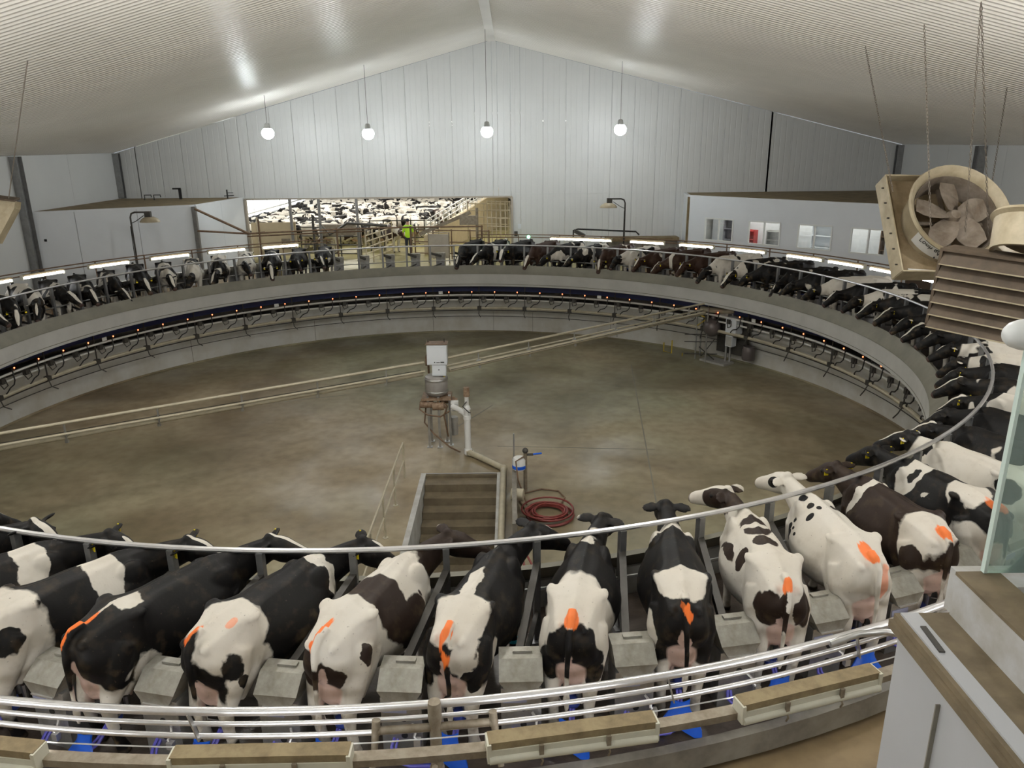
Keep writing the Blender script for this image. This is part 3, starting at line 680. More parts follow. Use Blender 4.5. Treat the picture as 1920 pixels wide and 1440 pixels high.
SHORT = {-7: 'blazed black cow', -6: 'black cow with the shoulder band', -5: 'cow with the round rump spot', -4: 'almost all black cow', -3: 'cow with two orange strokes', -2: 'cow with the brown saddle', -1: 'cow with the striped back',
         0: 'white-rumped cow with the square daub', 1: 'black cow with the white collar', 2: 'brown-patched white cow', 3: 'black-flecked white cow', 4: 'dark brown cow', 5: 'cow with the black oval', 6: 'plain white cow'}
def sector(a):
    a = (a + 180) % 360 - 180
    for lim, tx in ((-40, 'beside the balcony'), (-12, 'behind the glass balustrade'), (12, 'under the louvred fan box'), (38, 'before the windowed annex'), (62, 'behind the service station'), (91, 'before the gable wall'), (125, 'beside the pen opening'), (146, 'before the blank annex'), (181, 'beyond the blank annex')):
        if a < lim: return tx
    return 'on the platform'
def near_cows():
    g = None
    for j, d in NEAR.items():
        me, tips = cow_mesh('cow_body', *d['pose'], voxel=.017, tail=(-.03 if j % 2 else .02))
        mt = cow_shader('coat', d['base'], d['ops']); me.materials.append(mt)
        p, h = stall_pose(j)
        t = add_cow('dairy_cow', d['lab'], 'cows in the stalls of the rotary platform', me, tips, p, h, None, tags=j in (-5, -6, -3, 4, 5, 6, -4))
        if j in (-1, 1):
            s = 1; bnd = link('leg_band', BAND, t); bnd.location = (1.376, -.148 if j == -1 else .148, .2)
near_cows()

VAR = []
def far_cows():
    poses = [(8, -22, 10, -45), (-10, -16, -26, -42), (16, -24, 34, -44), (0, -8, 12, -40), (-14, -20, -36, -48), (6, 0, 24, -34)]
    for i, q in enumerate(poses):
        me, tips = cow_mesh('cow_body', *q, voxel=.024, smooth=2); me.materials.append(M['coat']); VAR.append((me, tips))
    rnd = random.Random(11)
    kinds = [('mostly black cow with white face markings standing in the ring', .36, 0, 1), ('evenly patched black and white cow standing in the ring', .47, 0, 1), ('mostly white cow with scattered dark patches standing in the ring', .60, 0, 0), ('dark reddish brown cow with little white standing in the ring', .34, 1, 1)]
    for k in range(80):
        j = k if k <= 47 else k - 80
        if j in NEAR: continue
        a = (PHI0 + PITCH * j) % 360
        if a > 180: a -= 360
        if 91 < a < 110: continue            # empty stalls at the way in and out
        if a > 178 or a < -122: continue     # well outside the picture
        p, h = stall_pose(j)
        u = rnd.random()
        if 36 < a < 55: kk = 2 if u < .25 else 3 if u < .7 else 0
        else: kk = 0 if u < .5 else 1 if u < .80 else 2 if u < .92 else 3
        lab, wh, br, blz = kinds[kk]
        me, tips = VAR[rnd.randrange(len(VAR))] if a > 12 else VAR[rnd.choice((3, 5))]
        side = ' past the entry gap' if a > 110 else ''
        add_cow('dairy_cow', lab + ' ' + sector(a), 'ring cows ' + sector(a) + ': ' + lab.split(' standing')[0], me, tips, p, h + rad(rnd.uniform(-3, 3)), None, tags=rnd.random() < .5,
                scale=rnd.uniform(.97, 1.03), props=dict(coat_seed=[rnd.uniform(-40, 40), rnd.uniform(-40, 40), rnd.uniform(-40, 40)], coat_white=wh + rnd.uniform(-.02, .03), coat_brown=float(br), coat_blaze=float(blz) * rnd.choice((.35, .6, .75, .9, 1.05))))
far_cows()

# ------------------------------------------------------------------ stall cabinets and milking clusters
def cabinets():
    w = .40
    hb = MB(); hb.box((0, 0, .31), (.30, w - .03, .62)); hb = hb.mesh('housing', M['stain'])
    # hood: flat top, sloped face tapering to the lower edge
    h = MB(); f = .19
    h.add([(-.16, -w / 2, .84), (-.16, w / 2, .84), (.02, w / 2, .84), (.02, -w / 2, .84), (f, -w / 2, .72), (f, w / 2, .72), (f, -w / 2 + .07, .60), (f, w / 2 - .07, .60), (-.16, -w / 2, .60), (-.16, w / 2, .60)],
          [(0, 3, 2, 1), (3, 4, 5, 2), (4, 6, 7, 5), (0, 1, 9, 8), (0, 8, 6, 4, 3), (1, 2, 5, 7, 9), (8, 9, 7, 6)]); hd = h.mesh('hood', M['hood'])
    e = MB(); e.box((f + .005, 0, .60), (.02, w - .15, .014)); e = e.mesh('hood_edge', M['brightsteel'])
    c = MB(); c.box((-.09, .02, .85), (.06, .18, .02)); c = c.mesh('bracket', M['hood'])
    pn = MB(); pn.box((.153, -.06, .50), (.008, .22, .07)); pn = pn.mesh('display', M['bluepanel'])
    ht = []
    for (y, z) in ((.02, .40), (.02, .22)):
        q = MB(); q.tube([(.148, y, z), (.156, y, z)], .03, 12); ht.append(q.mesh('port', M['black']))
    lt = MB(); lt.tube([(.16, .10, .36), (.22, .14, .33), (.26, .13, .30), (.27, .16, .27)], .014, 6); lt.box((.27, .16, .26), (.05, .06, .07)); lt = lt.mesh('latch', M['brightsteel'], True)
    for k in range(80):
        j = k if k <= 47 else k - 80
        a = PHI0 + PITCH * j - 1.85; aa = (a + 180) % 360 - 180
        if aa > 178 or aa < -122: continue
        t = thing('stall_cabinet', 'grey stainless stall cabinet with sloped hood ' + ('beside the ' + SHORT[j] if j in SHORT else 'in the ring ' + sector(a)), 'cabinet', pol(13.72, a), rad(a - SKEW * .35), 'stall cabinets around the platform')
        link('housing', hb, t); link('hood', hd, t)
        if -117 < aa < -40:
            for nm, me in (('hood_edge', e), ('bracket', c), ('display', pn), ('port', ht[0]), ('port', ht[1]), ('latch', lt)): link(nm, me, t)
M['bluepanel'] = mat('pale_blue_display', (.42, .44, .62), .3)
cabinets()

def clusters():
    bl = MB()   # two-lobed blue bowl
    vs = []; fs = []
    n = 9
    prof = []
    for i in range(n):
        t = i / (n - 1); z = .02 + .30 * t; half = .20 - .10 * t + (.03 * sin(t * 6)); notch = .06 * (1 - t) ** 2
        row = []
        for k in range(7):
            y = half * (k / 3 - 1); x = -.12 + .10 * t - .05 * cos(y / half * pi / 2) + notch * cos(y / half * pi) * .5
            zz = z - (.05 * (1 - t) * abs(y / half) if True else 0) + .06 * (1 - t) * (1 - abs(y / half))
            row.append((x, y, max(.012, zz)))
        prof.append(row)
    for lay in (0, .018):
        for row in prof: vs += [(x + lay - .22, y, z) for x, y, z in row]
    N = n * 7
    for i in range(n - 1):
        for k in range(6):
            q = i * 7 + k; fs += [(q, q + 1, q + 8, q + 7), (N + q, N + q + 7, N + q + 8, N + q + 1)]
    rim = [i for i in range(7)] + [7 * i + 6 for i in range(1, n)] + [7 * (n - 1) + k for k in range(5, -1, -1)] + [7 * i for i in range(n - 2, 0, -1)]
    for a, b in zip(rim, rim[1:] + rim[:1]): fs.append((a, b, N + b, N + a))
    bl.add(vs, fs); bl = bl.mesh('blue_apron', M['blue'], True)
    cw = MB(); cw.ball((.05, 0, .27), (.07, .075, .06)); cw.lathe([(.0, .30), (.05, .30), (.06, .34), (.02, .36), (0, .36)], 12, c=(.05, 0, 0)); cw = cw.mesh('claw', M['bluedk'], True)
    cup = MB(); cup.tube([(0, 0, 0), (0, 0, .15)], [.024, .030], 8); cup = cup.mesh('teat_cup', M['steel'], True)
    sp = MB(); sp.tube([(.03, .02, .29), (-.06, .10, .36), (-.03, .15, .44), (.03, .10, .42)], .008, 6); sp.tube([(.03, -.02, .29), (-.06, -.10, .36), (-.03, -.15, .44), (.03, -.10, .42)], .008, 6); sp = sp.mesh('air_tube', M['clear'], True)
    ho = MB(); ho.tube([(-.02, -.02, .25), (-.16, -.03, .14), (-.30, .0, .09), (-.42, .10, .085), (-.47, .28, .085), (-.45, .44, .09), (-.34, .52, .12), (-.22, .50, .25)], .016, 7); ho.tube([(-.02, .01, .25), (-.14, .0, .17), (-.27, .03, .10), (-.38, .12, .087), (-.43, .28, .087), (-.41, .42, .09), (-.33, .48, .12), (-.20, .48, .25)], .013, 7); ho = ho.mesh('milk_hose', M['hose'], True)
    for k in range(80):
        j = k if k <= 47 else k - 80
        a = PHI0 + PITCH * j; aa = (a + 180) % 360 - 180
        if not (-112 < aa < 62): continue
        p, h = stall_pose(j)
        near = aa < -50
        t = thing('milking_cluster', 'blue milking cluster under ' + ('the ' + SHORT[j] if j in SHORT else 'a cow standing ' + sector(a)), 'milking cluster', p, h, 'milking clusters under the cows')
        link('blue_apron', bl, t)
        link('claw', cw, t)
        if near:
            for dx in (.03, .2):
                for s in (1, -1):
                    o = link('teat_cup', cup, t); o.location = (dx * .6 + .03, s * .06, .31)
            link('air_tube', sp, t); link('milk_hose', ho, t)
M['bluedk'] = mat('blue_claw', (.05, .08, .35), .3); M['clear'] = mat('clear_tube', (.55, .52, .48), .25)
clusters()

# ------------------------------------------------------------------ guard rail and fluorescent fixtures
def guard():
    t = thing('guard_rail', 'three-bar galvanised guard rail curving behind the rumps of the cows', 'railing')
    a0, a1 = -112, -54
    for z, r, nm, e1 in ((1.065, .036, 'top_rail', a1), (.945, .021, 'middle_rail', a1), (.825, .024, 'lower_rail', a1)):
        m = MB(); m.arc(R_GUARD, z, r, a0, e1, 1.0, 10); m.build(nm, M['brightsteel'], t, True)
    for a in (-101.0, -92.3, -76.9, -69.4):
        m = MB(); m.bar(pol(R_GUARD + .03, a, 1.06), pol(R_GUARD + .035, a + .25, .81), .035, .012); m.build('strap', M['steel'], t)
    a = -84.6
    m = MB(); m.tube([pol(R_GUARD + .10, a, 1.16), pol(R_GUARD + .10, a, .4), pol(R_GUARD + .10, a, Z_OP)], .048, 12); m.build('post', M['dustpost'], t, True)
    m = MB(); m.lathe([(0, 1.17), (.05, 1.17), (.055, 1.10), (.055, 1.0), (.05, 1.0)], 14, c=pol(R_GUARD + .10, a)); m.build('post_cap', M['dustpost'], t, True); m = MB(); m.lathe([(.052, .56), (.06, .54), (.07, .38), (.09, .30), (.05, .30)], 14, c=pol(R_GUARD + .10, a)); m.build('post_sleeve', M['dustpost'], t, True)
    m = MB(); m.arc(R_GUARD + .10, .93, .032, a - 1.7, a + 1.7, .5, 10); m.build('cross_pipe', M['dustpost'], t, True)
    for s in (-1.8, 1.8):
        m = MB(); m.tube([pol(R_GUARD + .10, a + s, 1.03), pol(R_GUARD + .14, a + s * 1.05, .8), pol(R_GUARD + .25, a + s * 1.1, .62)], [.035, .028, .026], 10); m.ball(pol(R_GUARD + .10, a + s, .93), .045, 10, 8); m.build('stub_pipe', M['dustpost'], t, True)
    m = MB(); m.tube([pol(R_GUARD + .03, -70.6, 1.05), pol(R_GUARD + .06, -69.5, 1.10), pol(R_GUARD + .10, -68.4, 1.08), pol(R_GUARD + .14, -67.3, .98), pol(R_GUARD + .18, -66.3, .80), pol(R_GUARD + .2, -65.8, .6)], .032, 10); m.build('bent_pipe', M['steel'], t, True)
M['dustpost'] = mat('dusty_pipe', (.30, .26, .20), .55, metal=.3, col2=(.20, .16, .11), vscale=9)
guard()

def fixtures():
    c = thing('conduit_ring', 'dusty steel channel ring carrying the fluorescent lights around the platform', 'conduit')
    m = MB(); m.lathe([(R_LIGHT - .05, 1.05), (R_LIGHT + .05, 1.05), (R_LIGHT + .05, 1.11), (R_LIGHT - .05, 1.11)], 120, -112, -60, closed_prof=True); m.build('channel', M['dustpost'], c)
    for z in (1.30, 1.42):
        for a0, a1 in ((-20, 88), (112, 172)):
            m = MB(); m.arc(R_LIGHT + .1, z, .022, a0, a1, 2.0, 6); m.build('conduit', M['rust'], c, True)
    m = MB(); m.arc(R_LIGHT - .10, 1.13, .006, -112, -62, 1.5, 5); m.build('guy_wire', M['brightsteel'], c)
    for a in [-10 + 7 * i for i in range(15)] + [113 + 7 * i for i in range(9)] + [-108, -84.6, -62]:
        m = MB(); m.tube([pol(R_LIGHT + .1, a, 1.43 if a > -30 else 1.06), pol(R_LIGHT + .1, a, Z_OP)], .024, 6); m.build('stand', M['rust'] if a > -30 else M['dustpost'], c, True)
    L_ = 1.27
    top = MB(); top.box((.02, 0, .035), (.13, L_, .06)); top = top.mesh('housing', M['creamdust'])
    sd = MB(); sd.box((.055, 0, -.03), (.08, L_ * .985, .07)); sd.tube([(.09, -L_ / 2, -.075), (.09, L_ / 2, -.075)], .034, 10); sd = sd.mesh('side_panel', M['cream'], True)
    ec = MB(); ec.box((.03, 0, -.02), (.14, .03, .16)); ec = ec.mesh('end_cap', M['cream'])
    ln = MB(); ln.tube([(-.045, -L_ * .47, -.03), (-.045, L_ * .47, -.03)], .036, 10); ln = ln.mesh('tube_lamp', M['tube'], True)
    cp = MB(); cp.box((.11, 0, -.03), (.02, .035, .10)); cp.tube([(.11, 0, -.08), (.12, .01, -.12), (.11, 0, -.16)], .008, 6); cp = cp.mesh('clip', M['dustpost'])
    near = [-106.2, -97.9, -89.3, -80.7, -73.2, -64.6]
    far = [72.4, 67.6, 58.6, 50.2, 41.6, 32.2, 25.4, 18.6, 11.6, 120.8, 129.3, 138, 147, 156.3, 163.5]
    for a in near + far:
        isn = a < 0
        lab = 'dusty cream fluorescent fixture hung behind the ' + SHORT[max(-7, min(6, round((a - PHI0) / PITCH)))] if isn else 'glowing fluorescent fixture above the rumps ' + sector(a)
        z = 1.15 if isn else 1.34
        t = thing('fluorescent_fixture', lab, 'light fixture', pol(R_LIGHT if isn else 14.72, a, z), rad(a), 'near fluorescent fixtures' if isn else 'lit fluorescent fixtures across the pit')
        for nm, me in (('housing', top), ('side_panel', sd), ('tube_lamp', ln)):
            o = link(nm, me, t); o.scale = (1, 1 if isn else 1.16, 1)
        for s in (-1, 1):
            o = link('end_cap', ec, t); o.location = (0, s * L_ / 2 * (1 if isn else 1.16), 0)
            if isn: o = link('clip', cp, t); o.location = (0, s * L_ * .2, 0)
fixtures()

# ------------------------------------------------------------------ hall lamps
def lamps():
    rf = MB(); rf.lathe([(.06, .34), (.10, .30), (.12, .16), (.21, .02), (.205, 0), (.11, .15), (.06, .28)], 20, closed_prof=True); rf = rf.mesh('reflector', M['steel'], True)
    bb = MB(); bb.ball((0, 0, -.06), (.25, .25, .23), 18, 12); bb = bb.mesh('bulb', M['bulb'], True)
    spots = [(-7.87, 13.6, 5.84, 1), (-3.77, 13.6, 5.78, 1), (1.1, 13.6, 5.81, 1), (6.56, 13.6, 5.84, 1)]
    spots += [(x, y, min(zc(x) - 1.2, 8.0), 0) for x, y in ((-9.5, -9.5), (-2.6, -9.5), (5.0, -9.5), (12.5, -9.0), (-8, -16.5), (0, -17), (11, -16), (1.25, -5.5))]
    labs = ['glowing high-bay lamp hanging before the gable wall, beside the annex with blank panels', 'glowing high-bay lamp hanging over the left half of the pen opening', 'glowing high-bay lamp hanging over the right end of the pen opening', 'glowing high-bay lamp hanging above the gooseneck floodlight']
    for i, (x, y, z, vis) in enumerate(spots):
        t = thing('high_bay_lamp', labs[i] if vis else 'high-bay lamp hung from the corrugated ceiling over the platform', 'lamp', (x, y, z), 0, None if vis else 'high-bay lamps over the platform')
        link('reflector', rf, t); link('bulb', bb, t)
        m = MB(); m.tube([(0, 0, .3), (0, 0, zc(x) - z + .02)], .009, 6); m.build('cord', M['dark'], t)
        for kind, share, zz in (('SPOT', SPOT_SHARE, -.02), ('POINT', 1 - SPOT_SHARE, -.2)):
            d = bpy.data.lights.new('bulb_light', kind); d.energy = LAMP_W * share * (VIS_W if vis else .45 if y < -15 else 1.0); d.shadow_soft_size = .2; d.color = (1.0, .96, .90) if not vis else (.95, .98, 1.0)
            if kind == 'SPOT': d.spot_size = rad(150); d.spot_blend = .7; d.energy *= 1.0
            o = bpy.data.objects.new('bulb_light', d); C.objects.link(o); o.parent = t; o.location = (0, 0, zz)
lamps()

# ------------------------------------------------------------------ centre tower, arms, service station
def tower():
    t = thing('centre_tower', 'rotary gland tower with white control boxes in the middle of the pit', 'machine', (0, 0, Z_PIT))
    Z = lambda z: z - Z_PIT
    for x, y in ((-.22, -.22), (.06, -.24), (.22, .18), (-.2, .2), (.34, -.1)):
        m = MB(); m.box((x, y, .72), (.06, .06, 1.44)); m.box((x, y, .01), (.14, .14, .02)); m.build('leg', M['steel'], t)
    m = MB(); m.lathe([(0, Z(-.52)), (.20, Z(-.52)), (.29, Z(-.56)), (.30, Z(-.60)), (.30, Z(-.98)), (.27, Z(-1.04)), (.16, Z(-1.10)), (0, Z(-1.10))], 28); m.build('drum', M['drum'], t, True)
    m = MB(); m.lathe([(.305, Z(-.60)), (.312, Z(-.61)), (.312, Z(-.65)), (.305, Z(-.66))], 28); m.lathe([(.305, Z(-.93)), (.312, Z(-.94)), (.312, Z(-.98)), (.305, Z(-.99))], 28); m.build('drum_band', M['steel'], t, True)
    m = MB(); m.box((.06, -.05, Z(.08)), (.52, .34, .54)); b1 = m.build('control_box', M['wbox'], t)
    m = MB(); m.box((.06, -.225, Z(.08)), (.47, .012, .49)); d1 = m.build('door', M['wbox'], b1)
    m = MB(); m.box((.0, -.233, Z(-.12)), (.03, .004, .03)); m.box((.09, -.233, Z(-.125)), (.09, .004, .02)); m.box((.2, -.233, Z(-.12)), (.10, .004, .035)); m.build('print', M['ink'], b1)
    m = MB(); m.box((.06, -.05, Z(.357)), (.56, .38, .018)); m.build('lid', M['rust'], b1)
    m = MB(); m.tube([(-.18, .0, Z(.36)), (-.18, 0, Z(.44))], .012, 6); m.tube([(.25, .0, Z(.36)), (.25, 0, Z(.46))], .012, 6); m.build('stud', M['dark'], b1)
    m = MB(); m.box((.10, -.05, Z(-.35)), (.36, .28, .30)); b2 = m.build('junction_box', M['wbox'], t)
    m = MB(); m.box((.10, -.195, Z(-.35)), (.32, .01, .26)); m.build('door', M['wbox'], b2)
    m = MB(); m.box((.10, -.202, Z(-.33)), (.03, .004, .03)); m.build('print', M['ink'], b2)
    m = MB()
    for x in (-.05, .22): m.tube([(x, -.12, Z(-.50)), (x, -.12, Z(-.58))], .02, 8)
    m.build('cable_gland', M['yellow'], t)
    m = MB(); m.tube([(-.2, .08, Z(-.5)), (-.2, .08, Z(.32))], .03, 8); m.box((-.21, 0, Z(-.12)), (.10, .2, .25)); m.build('pipe_stand', M['rust'], t)
    # pump cluster
    m = MB(); m.box((0, 0, Z(-1.12)), (.78, .62, .06)); m.build('plate', M['pump'], t)
    for (x, y, z, r, l) in ((-.25, -.2, -1.28, .10, .34), (.05, -.25, -1.32, .11, .3), (.28, .05, -1.25, .09, .4)):
        m = MB(); m.tube([(x - l / 2, y, Z(z)), (x + l / 2, y, Z(z))], r, 14); m.tube([(x, y, Z(z)), (x, y, Z(z) + r + .08)], .03, 8); m.tube([(x + l / 2, y, Z(z)), (x + l / 2 + .06, y, Z(z))], r * .6, 12); m.build('pump', M['pump'], t, True)
    m = MB()
    for pts in ([(-.42, -.2, -1.2), (-.45, -.25, -1.4), (-.25, -.28, -1.55), (.1, -.3, -1.6), (.35, -.28, -1.45)], [(.1, -.2, -1.15), (.3, -.3, -1.3), (.2, -.32, -1.55), (.28, -.2, -2.2)], [(-.3, -.1, -1.4), (-.34, -.2, -1.8), (-.1, -.25, -2.1), (.35, -.45, -2.42), (.62, -.72, -2.44)]):
        m.tube([(x, y, Z(z)) for x, y, z in pts], .022, 7)
    m.build('hose', M['rust'], t, True)
    m = MB(); m.box((.48, -.22, Z(-1.32)), (.2, .12, .26)); m.build('motor', M['pvc'], t)
    for k in range(5):
        m = MB(); m.box((.48, -.29, Z(-1.42) + .045 * k), (.19, .03, .015)); m.build('cooling_fin', M['pvc'], t)
    m = MB(); m.lathe([(0, Z(-1.75)), (.11, Z(-1.75)), (.12, Z(-1.8)), (.11, Z(-2.25)), (0, Z(-2.3))], 16, c=(.42, .1, 0)); m.build('filter_bowl', M['gbox'], t, True)
    # PVC drain stack
    v = thing('drain_stack', 'white PVC drain stack with a tee and a brown cap beside the centre tower', 'pipe', (.84, -.76, Z_PIT))
    m = MB(); m.tube([(0, 0, 0), (0, 0, 1.32)], .085, 16); m.build('stack_pipe', M['pvc'], v, True)
    m = MB(); m.tube([(0, 0, 1.3), (0, 0, 1.62)], .055, 14); m.lathe([(.088, .02), (.105, .03), (.105, .16), (.088, .18)], 16); m.lathe([(.088, .98), (.10, .99), (.10, 1.10), (.088, 1.11)], 16); m.lathe([(.088, 1.26), (.10, 1.27), (.07, 1.36), (.055, 1.38)], 16); m.build('coupling', M['pvc'], v, True)
    m = MB(); m.tube([(-.02, .02, 1.10), (-.18, .16, 1.18), (-.40, .36, 1.22)], [.07, .07, .075], 14); m.lathe([(.05, 0), (.08, 0), (.08, .05), (.05, .05)], 14, c=(-.16, .14, 1.14), closed_prof=True); m.build('tee_branch', M['pvc'], v, True)
    m = MB(); m.tube([(0, 0, 1.62), (0, 0, 1.86)], [.085, .075], 14); m.build('cap', M['pump'], v, True)
    m = MB(); m.tube([(.0, -.08, 1.5), (-.1, -.12, 1.38), (.06, -.14, 1.22), (.09, -.09, 1.2)], .014, 6); m.build('cable', M['black'], v, True)
    # drain pipe lying on the floor
    f = thing('floor_drain_pipe', 'beige drain pipe lying on the pit floor along the stairwell edge', 'pipe', (0, 0, Z_PIT))
    m = MB(); m.tube([(.86, -.82, .09), (1.2, -1.2, .09), (1.74, -1.84, .09)], .075, 12); m.build('run', M['beige'], f, True)
    m = MB(); m.ball((1.78, -1.9, .09), .098, 12, 8); m.lathe([(.08, 0), (.1, 0), (.1, .1), (.08, .1)], 12, c=(.9, -.86, .04), closed_prof=True); m.build('elbow', M['beige'], f, True)
    m = MB(); m.tube([(1.78, -1.95, .09), (1.76, -4.4, .09), (1.75, -6.9, .09)], .075, 12); m.build('run', M['beige'], f, True)
tower()

def arms():
    for a, lab in ((38.5, 'pipe gantry running from the centre tower to the service station'), (211.5, 'pipe gantry running from the centre tower over the brown floor away from the station')):
        t = thing('pipe_gantry', lab, 'pipework')
        u = pol(1, a); s = Vector((-u.y, u.x, 0))
        R1 = 11.2
        for (z, o, r, mt) in ((-.13, .0, .034, 'beige'), (-.36, .05, .026, 'beige'), (-.45, -.06, .062, 'beige'), (-.40, -.22, .008, 'dark')):
            m = MB(); m.tube([u * (.34 if r < .05 else .36) + s * o + Vector((0, 0, z)), u * R1 + s * o + Vector((0, 0, z + .0))], r, 10); m.build('pipe', M[mt], t, True)
        for k in range(6):
            d = 1.4 + 1.8 * k; p = u * d
            m = MB(); m.bar(p + Vector((0, 0, -.10)), p + Vector((0, 0, -.50)), .03, .03); m.box(p + Vector((0, 0, -.38)), (.12, .12, .03)); m.box(p + s * -.06 + Vector((0, 0, -.55)), (.06, .06, .08)); m.build('bracket', M['steel'], t)
arms()

def station():
    t = thing('service_station', 'service frame with dark round tank and grey boxes at the end of the pipe gantry', 'machine', (9.45, 8.15, Z_PIT), rad(38))
    H = 2.05
    for x, y in ((-.35, .45), (-.45, -.1), (.05, .55), (.12, -.75), (.05, -.62), (-.2, .1)):
        m = MB(); m.tube([(x, y, 0), (x, y, H)], .028 if y > -.6 else .04, 8); m.build('upright', M['steel'], t, True)
    for z in (.25, .72, 1.0):
        m = MB(); m.tube([(-.45, .9, z - .12), (-.42, .2, z), (-.3, -.5, z + .12)], .02, 6); m.build('cross_bar', M['dark'], t, True)
    m = MB(); m.bar((-.3, .2, .15), (-.1, -.2, .85), .03, .03); m.bar((-.2, -.3, .1), (-.35, .3, .5), .03, .03); m.build('brace', M['dark'], t)
    m = MB(); m.ball((-.25, -.16, 1.30), .33, 20, 12); m.lathe([(.0, 1.60), (.1, 1.58), (.08, 1.72), (0, 1.74)], 12, c=(-.15, -.12, 0)); m.build('tank', M['tank'], t, True)
    m = MB(); m.tube([(-.1, -.1, 1.62), (-.1, -.15, 1.75), (.1, -.3, 1.8)], .05, 10); m.build('tank_neck', M['red'], t, True)
    m = MB(); m.box((-.1, -1.0, 1.50), (.40, .44, .58)); b = m.build('control_box', M['wbox'], t)
    m = MB(); m.box((-.305, -1.0, 1.50), (.012, .38, .52)); m.build('door', M['wbox'], b)
    m = MB(); m.box((-.12, -.92, .93), (.26, .28, .40)); b = m.build('junction_box', M['wbox'], t)
    m = MB(); m.box((-.255, -.92, .93), (.01, .24, .35)); m.build('door', M['gbox'], b)
    m = MB(); m.tube([(-.35, .3, 1.95), (-.3, -.1, 1.95), (-.1, -.6, 1.95), (0, -.9, 2.0)], .10, 12); m.build('manifold', M['beige'], t, True)
    m = MB(); m.tube([(-.05, -.3, 1.78), (-.05, -.75, 1.80)], .13, 14); m.build('motor', M['gbox'], t, True)
    m = MB(); m.tube([(-.45, 1.9, .36), (-.45, 1.9, .02), (-.45, 1.5, .02), (-.45, 1.5, .52)], .025, 8); m.build('yellow_barrier', M['yellow'], t, True); m = MB(); m.tube([(-.42, 1.0, .0), (-.42, 1.0, .12)], .02, 6); m.build('yellow_stub', M['yellow'], t, True)
    m = MB(); m.bar((-.4, .35, 1.72), (-.3, .05, 1.62), .05, .03); m.bar((-.3, .05, 1.6), (-.4, .4, 1.3), .04, .03); m.build('yellow_lever', M['yellow'], t)
    m = MB(); m.box((-.1, -.35, .035), (.6, 1.1, .07)); m.build('base_plate', M['gbox'], t)
    for y in (-.35, -1.1):
        m = MB(); m.tube([(.15, y, 2.0), (.15, y, 2.62)], .03, 8); m.tube([(.15, y, 2.62), (.15, y + .3, 2.66)], .015, 6); m.build('hanger_rod', M['rust'], t, True)
    m = MB(); m.lathe([(0, .3), (.2, .3), (.23, .35), (.23, .75), (.2, .8), (0, .8)], 18, c=(.1, -1.55, 0)); m.build('pump_housing', M['tank'], t, True)
    m = MB(); m.box((.22, -.75, 1.1), (.10, 1.3, 1.5)); m.build('back_panel', M['dark'], t)
station()

